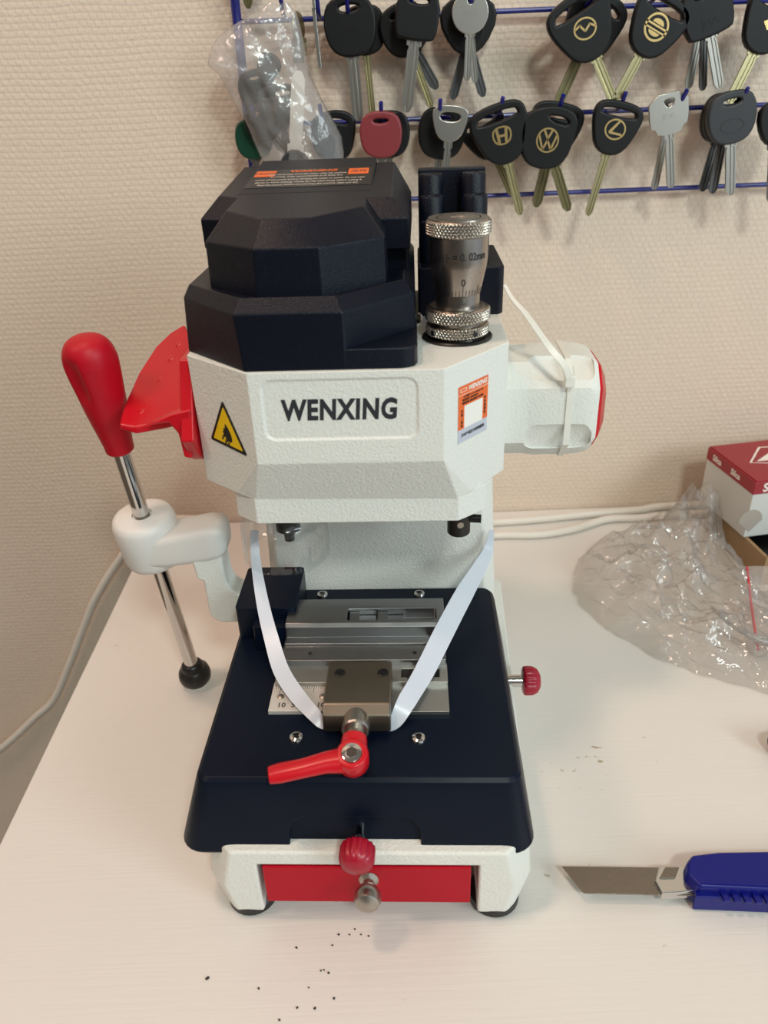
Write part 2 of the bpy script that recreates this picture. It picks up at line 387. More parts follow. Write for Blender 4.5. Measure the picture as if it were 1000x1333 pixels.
# right knob
b = BM(); fluted(b, .0100, .0080, (.1010, .1345, .0585), (1, 0, 0), dome=.0045); kb = obj('feed_knob', b, 'red_knob', K, angle=60)
b = BM(); lathe(b, [(.0042, 0), (.0042, .016)], (.0850, .1345, .0585), (1, 0, 0), 24); part_label(obj('knob_shaft', b, 'chrome', kb), 'chrome shaft')
# column
b = BM()
def colring(x0, x1, y0, y1, z): return ring([(x0+.007, y0), (x1-.008, y0), (x1, y0+.010), (x1, y1), (x0, y1), (x0, y0+.008)], z)
add_poly_loft(b, [colring(-.080, .0885, .189, .262, .058), colring(-.0785, .0865, .190, .262, .10), colring(-.0765, .0820, .193, .262, .20), colring(-.0765, .0820, .193, .262, .225)])
obj('column', b, 'white', K, bevel=.0015)
# head
H0 = [(-.0548, .1000), (.0456, .1000), (.0825, .1428), (.0825, .268), (-.0940, .268), (-.0940, .1336)]
b = BM()
V = {}
def q(n, *p): V[n] = b.verts.new(p); return V[n]
for i, (x, y) in enumerate(H0): q('t%d' % i, x, y, .2937)
q('f0', -.0548, .1, .2426); q('f1', .0456, .1, .2426)
q('m0', -.0725, .1180, .2158); q('m1', .0615, .1185, .2142)
q('p0', -.0620, .1145, .2130); q('p1', .0544, .1145, .2112)
q('s0', -.0940, .1336, .2170); q('s1', .0825, .1428, .2155)
q('r0', -.0940, .268, .2165); q('r1', .0825, .268, .2155)
F = lambda *n: b.faces.new([V[k] for k in n])
F('t0', 't1', 't2', 't3', 't4', 't5'); F('f0', 'f1', 't1', 't0'); F('f0', 'f1', 'p1', 'p0'); F('f0', 'p0', 'm0'); F('f1', 'm1', 'p1')
F('f1', 'm1', 's1', 't2', 't1'); F('f0', 't0', 't5', 's0', 'm0'); F('s1', 'r1', 't3', 't2'); F('s0', 't5', 't4', 'r0'); F('t3', 'r1', 'r0', 't4')
F('m0', 's0', 'r0', 'r1', 's1', 'm1', 'p1', 'p0')
head = obj('head_housing', b, 'white', K, bevel=.0012)
c = BM(); rr = rrect(-.0490, .0325, .2560, .2900, .006, 5); r2 = rrect(-.0478, .0313, .2572, .2888, .005, 5)
for m_ in head.modifiers: m_.angle_limit = math.radians(12)
add_poly_loft(c, [[(x, .0985, z) for x, z in rr], [(x, .0999, z) for x, z in rr], [(x, .1009, z) for x, z in r2]]); cut(head, c)
for m_ in head.modifiers: m_.angle_limit = math.radians(15)
b = BM(); add_poly_loft(b, [ring([(-.0625, .1140), (.0545, .1140), (.0714, .1275), (.0712, .24), (-.0760, .24), (-.0760, .1245)], z) for z in (.1975, .2150)])
obj('head_base_plate', b, 'white', head, bevel=.0008)
me = text_mesh('WENXING', .0178, .0002, .00070, 0.10, xs=.86)
xs = [v.co.x for v in me.vertices]; ys = [v.co.y for v in me.vertices]
sx = .0603/(max(xs)-min(xs)); sy = .0120/(max(ys)-min(ys)); cx = (max(xs)+min(xs))/2; cy = (max(ys)+min(ys))/2
me.transform(Matrix.Translation((-cx, -cy, 0))); me.transform(Matrix.Diagonal((sx, sy, 1, 1)))
me.transform(basis((-.0087, .1009, .2730), (1, 0, 0), (0, 0, 1))); part_label(obj('name_lettering', me, 'letter', head, smooth=False), 'dark grey raised WENXING letters')
# warning triangle sticker on the left chamfer
uL = Vector((-.0548+.0940, .1-.1336, 0)).normalized(); oL = Vector((-.0940, .1336, 0)); nL = Vector((uL.y, -uL.x, 0)); nL = nL if nL.y < 0 else -nL
tri = [Vector(p) for p in ((-0.0731, 0.1157, 0.2738), (-0.0856, 0.1264, 0.2469), (-0.0609, 0.1052, 0.2452))]
n = nL.normalized()
def rounded_tri(T, r):
    out = []
    for i in range(3):
        a, p, c_ = T[i-1], T[i], T[(i+1) % 3]
        d0 = (a-p).normalized(); d1 = (c_-p).normalized()
        out += [p+d0*r, p+(d0+d1)*r*.30, p+d1*r]
    return out
def flat(pts3, n, t0, t1):
    bb = BM(); add_poly_loft(bb, [[p+n*t0 for p in pts3], [p+n*t1 for p in pts3]]); return bb
sg = obj('warning_sticker', flat(rounded_tri(tri, .0016), n, .0000, .0003), 'sticker_black', head, smooth=False)
g = sum(tri, Vector())/3
part_label(sg, 'black and yellow triangular hand crush warning sticker')
obj('sticker_field', flat(rounded_tri([g+(p-g)*.80 for p in tri], .0008), n, .0003, .0004), 'sticker_yellow', sg, smooth=False)
ez_, ux_ = Vector((0, 0, 1)), uL
hand = [(.0002, .0062), (.0026, .0040), (.0046, .0002), (.0050, -.0030), (.0034, -.0046), (.0016, -.0040), (.0002, -.0048), (-.0010, -.0034), (-.0004, -.0018), (-.0020, -.0024), (-.0034, -.0014), (-.0018, -.0004), (-.0032, .0008), (-.0016, .0016), (-.0022, .0032), (-.0006, .0030)]
hb_ = flat([g+ux_*(x-.0004)+ez_*(y-.0012) for x, y in hand], n, .0004, .0005)
for fx, fz in ((-.0016, -.0064), (.0008, -.0070), (-.0040, -.0044)):
    mm = bpy.data.meshes.new('x'); fb_ = flat([g+ux_*(x*.0007+fx)+ez_*(y*.0010+fz) for x, y in ((-1, -1), (1, -1), (1.2, 1), (-.6, 1.2))], n, .0004, .0005); fb_.to_mesh(mm); fb_.free(); hb_.from_mesh(mm)
obj('hand_pictogram', hb_, 'sticker_black', sg, smooth=False)
# orange sticker on the right chamfer
PR, NR = '(.0456,.1,0)', None
q0 = [Vector(p) for p in ((0.0535, 0.1091, 0.2818), (0.0705, 0.1289, 0.2792), (0.0696, 0.1279, 0.2466), (0.0525, 0.1079, 0.2498))]
uR = Vector((.0369, .0428, 0)).normalized(); nR = Vector((uR.y, -uR.x, 0))
TLs, BRs = q0[0], q0[2]
u0 = (q0[0].dot(uR)+q0[3].dot(uR))/2; u1 = (q0[1].dot(uR)+q0[2].dot(uR))/2; z1 = (q0[0].z+q0[1].z)/2; z0 = (q0[2].z+q0[3].z)/2
off = Vector((.0456, .1, 0)).dot(nR)
def SP(u, v, t=0): return uR*(u0+(u1-u0)*u) + Vector((0, 0, z0+(z1-z0)*v)) + nR*(off+t)
def srect(ua, ub, va, vb, t0, t1):
    return flat([SP(ua, va), SP(ub, va), SP(ub, vb), SP(ua, vb)], nR, t0, t1)
def stext(txt, size, u, v, mat, bold=0.0, sh=0, parent=None, xs=1, align='CENTER', vert=False, name='sticker_text'):
    me = text_mesh(txt, size, .00004, bold, sh, align, xs); me.transform(basis(SP(u, v, .00040), uR, (0, 0, 1))); return obj(name, me, mat, parent, smooth=False)
st = obj('product_sticker', srect(0, 1, 0, 1, 0, .0002), 'sticker_grey', head, smooth=False); part_label(st, 'orange and silver WENXING sticker')
obj('sticker_field', srect(0, 1, .245, 1, .0002, .0003), 'sticker_orange', st, smooth=False)
obj('sticker_stripe', srect(0, 1, .842, .848, .0003, .0004), 'sticker_white', st, smooth=False)
stext('WENXING', .0036, .63, .918, 'sticker_white', .00012, .25, st, .95)
lb = BM()
for a in ((.06, .27, .895, .902), (.06, .27, .945, .952), (.06, .075, .895, .952), (.255, .27, .895, .952)):
    x = srect(*a, .0003, .0004); mm = bpy.data.meshes.new('x'); x.to_mesh(mm); x.free(); lb.from_mesh(mm)
obj('sticker_logo', lb, 'sticker_white', st, smooth=False)
stext('技术网址: www.wenxing.net.cn', .00135, .50, .800, 'black_ink', .00003, 0, st)
stext('售后热线: 4008009371', .00150, .40, .745, 'black_ink', .00003, 0, st)
stext('邮箱咨询: 服务热线产品咨询', .00150, .48, .690, 'black_ink', .00003, 0, st)
for i, ch in enumerate('扫描二维码'): stext(ch, .0019, .12, .56-.065*i, 'black_ink', .00003, 0, st)
for i, ch in enumerate('更多视频信'): stext(ch, .0019, .90, .62-.065*i, 'black_ink', .00003, 0, st)
stext('文兴产品技术应用服务', .0021, .50, .125, 'black_ink', .00004, 0, st)
obj('blank_patch', srect(.20, .82, .245, .64, .0003, .0004), 'sticker_white', st, smooth=False)

# navy hood ------------------------------------------------------
def zt(y): return .3635 + (y-.126)*.0714
b = BM()
T0 = [(-.0560, .1022), (-.0040, .1022), (.0316, .1385), (.0316, .270), (-.0945, .270), (-.0945, .1400)]
T1 = [(-.0584, .1035), (-.0044, .1035), (.0312, .1395), (.0312, .270), (-.0935, .270), (-.0935, .1430)]
T2 = [(-.0555, .1095), (-.0073, .1095), (.0256, .1415), (.0256, .268), (-.0895, .268), (-.0895, .1440)]
add_poly_loft(b, [ring(T0, .2935), ring(T1, .3225), ring(T2, .3295), [(p[0], p[1], .3285) for p in [(-.050, .113), (-.012, .113), (.018, .140), (.018, .266), (-.08, .266), (-.08, .144)]]])
sk = [(-.0500, .1024), (.0240, .1022), (.0280, .1034), (.0308, .1058), (.0322, .1100), (.0322, .16), (-.05, .16)]
add_poly_loft(b, [ring(sk, .2935), ring([(x*1, y+.0006) for x, y in sk], .3042)])
U0 = [(-.0472, .1125), (-.0142, .1125), (.0168, .1370), (.0168, .262), (-.0768, .262), (-.0768, .1385)]
U1 = [(-.0470, .1135), (-.0148, .1135), (.0166, .1375), (.0166, .262), (-.0762, .262), (-.0762, .1380)]
U2 = [(-.0437, .1260), (-.0190, .1260), (.0058, .1490), (.0058, .262), (-.0655, .262), (-.0655, .1490)]
add_poly_loft(b, [ring(U0, .3270), ring(U1, .3515), [(x, y, zt(y)) for x, y in U2]])
R0 = [(-.0875, .1790), (-.0500, .1640), (.0140, .1600), (.0292, .1600), (.0302, .270), (-.0905, .270)]
R1 = [(-.0875, .1780), (-.0500, .1640), (.0172, .1600), (.0288, .1600), (.0300, .272), (-.0905, .272)]
R2 = [(-.0775, .1880), (-.0560, .1740), (.0066, .1700), (.0197, .1700), (.0193, .280), (-.0800, .280)]
add_poly_loft(b, [ring(R0, .3410), ring(R1, .3570), [(x, y, zt(y)-.0001) for x, y in R2]])
add_poly_loft(b, [ring([(-.085, .182), (.0275, .168), (.029, .27), (-.088, .27)], z) for z in (.322, .345)])
hood = obj('hood_cover', b, 'navy', K, bevel=.0009, seg=2)
# wedge carrying the warning label
def wz(y): return zt(.188) + .0002 + (y-.188)*((.3778-zt(.188))/.092)
b = BM(); xa = lambda y: -.0735; xb = lambda y: .0075
add_poly_loft(b, [[(-.0672, y, z) for y, z in ((.188, .360), (.278, .360), (.278, wz(.278)), (.188, wz(.188)))],
                  [(.0078, y, z) for y, z in ((.188, .360), (.278, .360), (.278, wz(.278)), (.188, wz(.188)))]])
wed = obj('raised_panel', b, 'navy', hood, bevel=.0006)
LBx0, LBx1, LBy0, LBy1 = -.0660, .0066, .2010, .2480
def LP(u, v, t): x = LBx0+(LBx1-LBx0)*u; y = LBy0+(LBy1-LBy0)*v; return Vector((x, y, wz(y)+t))
def lrect(ua, ub, va, vb, t0, t1):
    bb = BM(); add_poly_loft(bb, [[LP(ua, va, t), LP(ub, va, t), LP(ub, vb, t), LP(ua, vb, t)] for t in (t0, t1)]); return bb
wl = obj('warning_label', lrect(0, 1, 0, 1, .0000, .0002), 'sticker_black', wed, smooth=False); part_label(wl, 'black label with orange WARNING text')
wy = Vector((0, LBy1-LBy0, wz(LBy1)-wz(LBy0)))
def ltext(txt, size, u, v, mat, bold=0, sh=0, xs=1, ys=1.0):
    me = text_mesh(txt, size, .00004, bold, sh, 'CENTER', xs); me.transform(Matrix.Diagonal((1, ys, 1, 1))); me.transform(basis(LP(u, v, .0003), (1, 0, 0), wy)); return obj('label_text', me, mat, wl, smooth=False)
ltext('WARNING', .0052, .50, .86, 'sticker_orange', .0002, .15, 1.15, 1.3)
for u in (.10, .885):
    obj('label_badge', lrect(u-.085, u+.085, .60, .92, .0002, .0003), 'sticker_orange', wl, smooth=False)
ltext('WENXING', .0026, .10, .76, 'sticker_black', .00005, 0, 1, 2.0); ltext('文兴', .0048, .885, .76, 'sticker_black', .00005, .2, 1, 1.6)
for i, t in enumerate(['Keep hands away from the cutter while the machine', 'is running. Wear eye protection at all times and']): ltext(t, .0028, .46, .69-.13*i, 'print_grey', .00008, 0, .80, 1.9)
for i, t in enumerate(['switch off the power before changing the cutter or tracer. Do not wear', 'gloves or loose clothing. Clamp the key blank firmly before cutting it.', 'Read the manual before use and keep the machine clean and dry.']):
    ltext(t, .0028, .50, .40-.14*i, 'print_grey', .00008, 0, .80, 1.9)

# block with sockets behind the micrometer
b = BM()
add_poly_loft(b, [ring([(.0335, .1995), (.0825, .1995), (.0850, .2025), (.0850, .268), (.0335, .268)], z) for z in (.2935, .3225)])
add_poly_loft(b, [ring([(.0345, .2560), (.0790, .2560), (.0800, .268), (.0345, .268)], .320), ring([(.0345, .2570), (.0770, .2570), (.0770, .268), (.0345, .268)], .3715)])
add_poly_loft(b, [ring([(.0345, .2290), (.0780, .2290), (.0790, .26), (.0345, .26)], z) for z in (.320, .333)])
blk = obj('tool_holder', b, 'navy', K, bevel=.0012)
for j, (y, zt_) in enumerate(((.218, .3460), (.234, .3585), (.250, .3695))):
    for x in (.0425, .0690):
        b = BM(); s = 1+.0*j
        lathe(b, [(.0079, zt_*-1+.3215), (.0077, -.0012), (.0070, 0), (.0034, 0), (.0030, -.0008), (.0030, -.012), (0, -.012)], (x, y, zt_), seg=28)
        obj('holder_socket', b, 'navy', blk, angle=50)
# micrometer ------------------------------------------------------
MX, MY = .0547, .1550
mic = BM(); lathe(mic, [(.0193, .2932), (.0198, .2946), (.0190, .2952), (.0120, .2952)], (MX, MY, 0), seg=64); mc = obj('micrometer', mic, 'black', K)
def knurl(b, r, z0, z1, n=54, amp=.00075, cham=.0008):
    seg = n*8; pitch = 2*PI*r/n; m = max(8, int((z1-z0)/pitch*8)); prof = [(r-cham-.0002, z0), (r-.0002, z0+cham)]
    zz = [z0+cham+(z1-z0-2*cham)*k/m for k in range(m+1)]
    prof += [(r, z) for z in zz[1:-1]] + [(r-.0002, z1-cham), (r-cham-.0002, z1)]
    def rf(rr, h, t, i, k):
        if k < 2 or k > len(prof)-3: return rr
        a = t*n; s = (h-z0)/pitch*2*PI*0.72
        return rr - amp + amp*1.4*min(abs(math.sin((a+s)/2)), abs(math.sin((a-s)/2)))
    lathe(b, prof, (MX, MY, 0), (0, 0, 1), seg, rf=rf)
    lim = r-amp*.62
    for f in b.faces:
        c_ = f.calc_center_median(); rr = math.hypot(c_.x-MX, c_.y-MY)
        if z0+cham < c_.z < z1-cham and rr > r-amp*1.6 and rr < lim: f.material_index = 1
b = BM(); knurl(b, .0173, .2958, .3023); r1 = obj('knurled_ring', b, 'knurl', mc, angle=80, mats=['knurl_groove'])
for a in (-PI/2-.95, -PI/2+.55):
    b = BM(); lathe(b, [(.0014, 0), (.0014, .0006)], (MX+.0170*math.cos(a), MY+.0170*math.sin(a), .2990), (math.cos(a), math.sin(a), 0), 16); obj('spanner_hole', b, 'black', r1)
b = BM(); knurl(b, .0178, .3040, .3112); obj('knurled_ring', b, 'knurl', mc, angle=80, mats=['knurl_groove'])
b = BM(); lathe(b, [(.0150, .2940), (.0150, .3120), (.0120, .3122), (.0120, .3200)], (MX, MY, 0), seg=64); obj('sleeve', b, 'steel', mc)
b = BM(); lathe(b, [(.0120, .3185), (.0124, .3188), (.0128, .3210), (.0154, .3330), (.0157, .3360), (.0157, .3490), (.0150, .3492)], (MX, MY, 0), seg=96)
th = obj('thimble', b, 'steel', mc, angle=20)
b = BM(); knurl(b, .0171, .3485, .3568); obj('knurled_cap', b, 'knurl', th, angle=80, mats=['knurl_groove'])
b = BM(); lathe(b, [(.0162, .3560), (.0160, .3573), (.0118, .3573), (.0118, .3568), (.0112, .3568), (.0112, .3573), (.0048, .3573), (.0042, .3569), (.0030, .3569), (.0026, .3562), (0, .3562)], (MX, MY, 0), seg=64); obj('cap_face', b, 'steel', th, angle=30)
def wrap(me, rfun, a0, z0):
    for v in me.vertices:
        z = z0+v.co.y; r = rfun(z) + .00008 + v.co.z; a = a0 + v.co.x/rfun(z)
        v.co = (MX+r*math.cos(a), MY+r*math.sin(a), z)
    return me
def rth(z):
    if z < .3210: return .0128+(z-.3210)*.2
    if z < .3330: return .0128+(z-.3210)/(.012)*.0026
    if z < .336: return .0154+(z-.333)*.1
    return .0157
AC = -PI/2+.16   # the zero mark faces slightly right of the front
ms = [wrap(text_mesh('0', .0050, .00003, .00010), rth, AC, .3262), wrap(text_mesh('= 0. 02mm', .0054, .00003, .00014, align='LEFT', xs=.85), rth, AC-.40, .3395),
      wrap(text_mesh('-| |-', .0046, .00003, .00004, xs=.9), rth, AC-.66, .3395)]
tk = BM()
for i in range(-9, 10):
    a = AC+i*.145; h = .0052 if i in (-5, 5) else .0072 if i == 0 else .0032
    if i == 0: h = .0062
    z0 = .3187; r0 = rth(z0); r1_ = rth(z0+h); w = .00016
    t = Vector((-math.sin(a), math.cos(a), 0)); c = Vector((math.cos(a), math.sin(a), 0)); o_ = Vector((MX, MY, 0))
    p = [o_+c*(r0+.0001)+t*w+Vector((0, 0, z0)), o_+c*(r0+.0001)-t*w+Vector((0, 0, z0)), o_+c*(r1_+.0001)-t*w+Vector((0, 0, z0+h)), o_+c*(r1_+.0001)+t*w+Vector((0, 0, z0+h))]
    add_poly_loft(tk, [p, [v_+c*.00005 for v_ in p]])
bt = merge(ms); mm = bpy.data.meshes.new('x'); tk.to_mesh(mm); tk.free(); bt.from_mesh(mm)
obj('thimble_scale', bt, 'black_ink', th, smooth=False)
tk = BM()
for z, l in ((.3182, .22), (.3170, .16), (.3158, .16), (.3146, .30)):
    for k in range(6):
        a0 = AC-.12+l*k/6; a1 = AC-.12+l*(k+1)/6; r = .01208
        add_poly_loft(tk, [[(MX+rr*math.cos(a), MY+rr*math.sin(a), zz) for a, rr, zz in ((a0, r, z), (a1, r, z), (a1, r, z+.00025), (a0, r, z+.00025))], [(MX+(rr+.00004)*math.cos(a), MY+(rr+.00004)*math.sin(a), zz) for a, rr, zz in ((a0, r, z), (a1, r, z), (a1, r, z+.00025), (a0, r, z+.00025))]])
obj('sleeve_scale', tk, 'black_ink', mc, smooth=False)
b = BM(); lathe(b, [(.0030, 0), (.0030, .0008), (.002, .0016), (0, .0016)], (.0330, .162, .3030), (1, -.5, 0), 20); obj('hood_screw', b, 'chrome', hood)

# motor ------------------------------------------------------
b = BM(); CY, CZ = .2000, .2385
def mring(x, s, d=0):
    out = []
    for k in range(48):
        t = 2*PI*k/48 + PI/8
        e = 1/((abs(math.cos(t))**5.5+abs(math.sin(t))**5.5)**(1/5.5)); e2 = 1/((abs(math.cos(t+PI/4))**12+abs(math.sin(t+PI/4))**12)**(1/12))*1.10
        rr = .0318*min(e, e2)*s
        out.append((x, CY+rr*math.cos(t), CZ+rr*math.sin(t)))
    return out
add_poly_loft(b, [mring(x, s) for x, s in ((.070, .97), (.098, .97), (.100, .975), (.104, 1.0), (.128, 1.0), (.134, .985), (.1395, .945), (.1420, .89), (.1425, .80))])
mot = obj('motor_housing', b, 'white', K, angle=25)
def inset(ca, w, x0, x1, dep=.0012):
    cc = BM(); nn = Vector((0, math.cos(ca), math.sin(ca))); tt = Vector((0, -math.sin(ca), math.cos(ca))); o_ = Vector((0, CY, CZ))
    rr = rrect(x0, x1, -w/2, w/2, .006, 5); r2_ = rrect(x0+.003, x1-.003, -w/2+.003, w/2-.003, .004, 5)
    add_poly_loft(cc, [[o_+nn*.04+Vector((x, 0, 0))+tt*y for x, y in rr], [o_+nn*.0322+Vector((x, 0, 0))+tt*y for x, y in rr], [o_+nn*(.0316-dep)+Vector((x, 0, 0))+tt*y for x, y in r2_]])
    return cc
cut(mot, inset(PI+.42, .022, .098, .139, .0008)); cut(mot, inset(PI-.95, .020, .100, .139, .0005))
b = BM()
add_poly_loft(b, [mring(.1415, .86), mring(.1440, .84), mring(.1485, .55), mring(.1492, .2)]); part_label(obj('motor_end_cap', b, 'red_paint', mot, angle=30), 'red end cap')

# left lever ------------------------------------------------------
RB = Vector((-.1500, .2000, .003)); RT = Vector((-.1612, .1610, .2950)); rd = (RT-RB).normalized()
P = lambda z: RB + rd*((z-RB.z)/rd.z)
lev = BM(); lathe(lev, [(.0054, 0), (.0054, (P(.245)-RB).length)], RB+rd*.008, rd, 32); lv = obj('lever_rod', lev, 'chrome', K)
b = BM(); h0 = P(.2215); hl = (P(.2985)-h0).length
HL = .0775
prof = [(.0080, -.001), (.0090, .0006), (.0094, .08*HL), (.0120, .31*HL), (.0131, .42*HL), (.0140, .54*HL), (.0151, .66*HL), (.0158, .77*HL), (.0156, .83*HL), (.0144, .895*HL), (.0114, .955*HL), (.0065, .990*HL), (0, HL)]
def dens(pr, n=5):
    pp_ = smooth_path([(r_, h_, 0) for r_, h_ in pr], n); return [(max(p_.x, 0), p_.y) for p_ in pp_]
fa, fu, fv = frame(rd); dd = Vector((-.45, -.85, .2)); ta = math.atan2(dd.dot(fv), dd.dot(fu))
def dimp(r, h, t, i, k):
    da = (t-ta+PI) % (2*PI)-PI
    return max(r - .0036*math.exp(-((h-.69*HL)/(.17*HL))**4)*math.exp(-(da/.36)**4), 1e-5)
lathe(b, dens(prof), h0, rd, 72, rf=dimp)
part_label(obj('lever_handle', b, 'red_soft', lv, angle=60), 'red moulded handle')
b = BM(); c0 = P(.006)
lathe(b, [(.0098, -.006), (.0098, -.003)], c0, rd, 32); s_ = obj('foot_washer', b, 'white_smooth', lv)
b = BM(); lathe(b, [(.0100, -.0030), (.0120, .000), (.0128, .004), (.0120, .0085), (.0090, .0115), (.0085, .015), (.0068, .0175), (.0055, .018)], c0, rd, 36); obj('rubber_stop', b, 'rubber', lv)
# arm: boss around the rod and bar towards the machine
b = BM(); a0 = P(.1340); a1 = P(.1700); L_ = (a1-a0).length
lathe(b, [(.0175, -.003), (.0195, -.0015), (.0208, .003), (.0212, L_*.5), (.0215, L_-.006), (.0200, L_-.0015), (.0170, L_), (.0070, L_), (.0068, L_-.002), (.0, L_-.002)], a0, rd, 48)
arm = obj('lever_arm', b, 'white_smooth', K, angle=50)
b = BM()
sec = []
for x, zc, hh, yc, ww in tuple((a_, b_+.0085, c_, d_, e_) for a_, b_, c_, d_, e_ in ((-.1560, .1385, .0115, .176, .0150), (-.1400, .1395, .0120, .175, .0150), (-.1100, .1470, .0128, .171, .0150), (-.1020, .1485, .0120, .170, .0135), (-.0985, .1490, .0095, .170, .0110), (-.0972, .1490, .0060, .170, .008))):
    rr = rrect(yc-ww, yc+ww, zc-hh, zc+hh, min(hh, ww)*.45, 4); sec.append([(x, y, z) for y, z in rr])
add_poly_loft(b, sec); obj('arm_bar', b, 'white_smooth', arm, angle=50)
b = BM()
prism(b, [(-.1220, .148), (-.1200, .1290), (-.1160, .1270), (-.1160, .1010), (-.1135, .0950), (-.1080, .0920), (-.078, .0920), (-.078, .1150), (-.0930, .1160), (-.0975, .1200), (-.1000, .1270), (-.1010, .148)], 'y', .158, .178)
obj('arm_bracket', b, 'white', K, bevel=.0022, seg=3)
# red guard paddle on the head's left side
b = BM()
outer = [(-0.1429, 0.1408, 0.251), (-0.1442, 0.1526, 0.2545), (-0.1443, 0.165, 0.2585), (-0.1435, 0.1899, 0.266), (-0.1384, 0.2151, 0.275), (-0.1294, 0.2218, 0.282), (-0.1186, 0.2193, 0.288)]
inner = [(-0.1326, 0.1381, 0.25), (-0.119, 0.1419, 0.251), (-0.1078, 0.1423, 0.253), (-0.1032, 0.1474, 0.259), (-0.1047, 0.1647, 0.266), (-0.1074, 0.1841, 0.274), (-0.1112, 0.2063, 0.282)]
add_poly_loft(b, [[Vector(o_), Vector(i_), Vector(i_)-Vector((0, 0, .005)), Vector(o_)-Vector((0, 0, .004))] for o_, i_ in zip(outer, inner)])
pad = obj('feed_paddle', b, 'red_paint', K, bevel=.0016, seg=3, angle=60)
b = BM()
prism(b, [(.1240, .2460), (.1450, .2875), (.168, .2875), (.168, .236), (.1440, .2280), (.1390, .2280), (.1310, .2350), (.1260, .2440)], 'x', -.1025, -.0950)
obj('paddle_flange', b, 'red_paint', pad, bevel=.0012)
b = BM(); lathe(b, [(.0125, 0), (.0125, .006), (.011, .0072)], (-.0955, .1570, .2420), (-1, 0, 0), 32); obj('paddle_hub', b, 'nickel', pad)
for f_ in (1.45, 2.35, 3.25, 4.15, 4.95):
    k_ = int(f_); t_ = f_-k_; o1 = Vector(outer[k_]).lerp(Vector(outer[k_+1]), t_); i1 = Vector(inner[k_]).lerp(Vector(inner[k_+1]), t_)
    c_ = o1.lerp(i1, .42); nn = (i1-o1).cross(Vector(outer[k_+1])-Vector(outer[k_])).normalized(); nn = nn if nn.z > 0 else -nn
    b = BM(); lathe(b, [(.0028, -.0010), (.0026, .0001), (.0017, .0007), (.0006, .0009), (0, .0009)], c_, nn, 20); obj('grip_bump', b, 'red_paint', pad)
gus = [(-0.1234, 0.2539), (-0.1097, 0.2555), (-0.1054, 0.2487), (-0.1043, 0.2336), (-0.0999, 0.2325), (-0.096, 0.2632), (-0.1074, 0.2606)]
b = BM(); prism(b, gus, 'y', .130, .137); obj('paddle_gusset', b, 'red_paint', pad, bevel=.0012, seg=3)

# glass shield, cutter and tracer ------------------------------
b = BM(); gx, gy = -.0515, .1365
lathe(b, [(.0215, .2000), (.0215, .1930), (.0225, .1905), (.0262, .1885), (.0268, .1850), (.0268, .1640), (.0262, .1634), (.0256, .1640), (.0256, .1845), (.0250, .1872), (.0215, .1885), (.0205, .1905), (.0205, .2000)], (gx, gy, 0), seg=72, cap=False)
sh = part_label(obj('chip_shield', b, 'shield', K, angle=40), 'clear round plastic shield')
b = BM(); lathe(b, [(.0190, .2000), (.0190, .1955)], (gx, gy, 0), seg=40); lathe(b, [(.0075, .1960), (.0075, .1860), (.0035, .1850), (.0030, .1780), (0, .1775)], (gx+.004, gy-.008, 0), seg=28); obj('cutter_spindle', b, 'black', K)
b = BM(); lathe(b, [(.0070, .2000), (.0070, .1790), (.0064, .1782), (.0020, .1782), (.0018, .1800), (0, .1800)], (.0558, .1340, 0), seg=36); lathe(b, [(.0026, .006), (.0026, .0135)], (.0558, .1340, .1885), (1, -.15, 0), 20)
tr = obj('tracer_chuck', b, 'black', K); b = BM(); lathe(b, [(.0020, .0066), (.0020, .0071)], (.0558, .1340, .1870), (.1, -1, 0), 16); obj('grub_screw', b, 'nickel', tr)

# vise ------------------------------------------------------
b = BM(); prism(b, rrect(-.0890, -.0490, .1300, .1790, .003, 3), 'z', .0995, .1250); prism(b, rrect(-.0760, -.0485, .1180, .150, .002, 3), 'z', .0995, .1190)
obj('side_stop_block', b, 'navy_tray', K, bevel=.001)
b = BM()
prism(b, [(.1480, .1000), (.1480, .1190), (.1370, .1215), (.1190, .1215), (.1165, .1195), (.1165, .1120), (.1100, .1120), (.1090, .1100), (.1090, .1000)], 'x', -.0545, .0470)
vr = obj('rear_jaw', b, 'jaw', K, bevel=.0005)
c = BM(); prism(c, rrect(-.0155, .0418, .1212, .1335, .002, 3), 'z', .1140, .13); cut(vr, c)
for x0 in (-.0140, .0040):
    b = BM(); prism(b, rrect(x0, x0+.0065, .1215, .1330, .001, 3), 'z', .1138, .1195); prism(b, [(x0-.0, .1280), (x0+.017, .1260), (x0+.017, .133), (x0, .133)], 'z', .1138, .1165); obj('jaw_step', b, 'jaw', vr, bevel=.0008)
b = BM()
prism(b, [(.1190, .1000), (.1190, .1105), (.0955, .1105), (.0955, .1000)], 'x', -.0555, .0470)
vf = obj('front_jaw', b, 'jaw', K, bevel=.0005)
for x in (-.0375, .0278):
    b = BM(); lathe(b, [(.0013, .1103), (.0013, .1107)], (x, .1022, 0), seg=16); obj('jaw_hole', b, 'dark', vf)
b = BM(); prism(b, [(-.0535, .0975), (.0475, .0975), (.0475, .0805), (-.0570, .0805), (-.0570, .085)], 'z', .1000, .1060)
vm = obj('jaw_slide', b, 'jaw_light', K, bevel=.0004)
c = BM(); prism(c, [(.0195, .0925), (.0195, .0850), (.0230, .0850), (.0235, .0830), (.0262, .0850), (.0425, .0850), (.0425, .0925)], 'z', .1030, .11); cut(vm, c)
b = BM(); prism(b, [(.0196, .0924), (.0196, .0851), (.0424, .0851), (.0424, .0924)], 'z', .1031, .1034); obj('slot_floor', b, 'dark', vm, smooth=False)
b = BM(); box(b, -.0580, -.012, .0598, .0840, .1000, .1030)
rl = obj('ruler_plate', b, 'ruler', K, bevel=.0003)
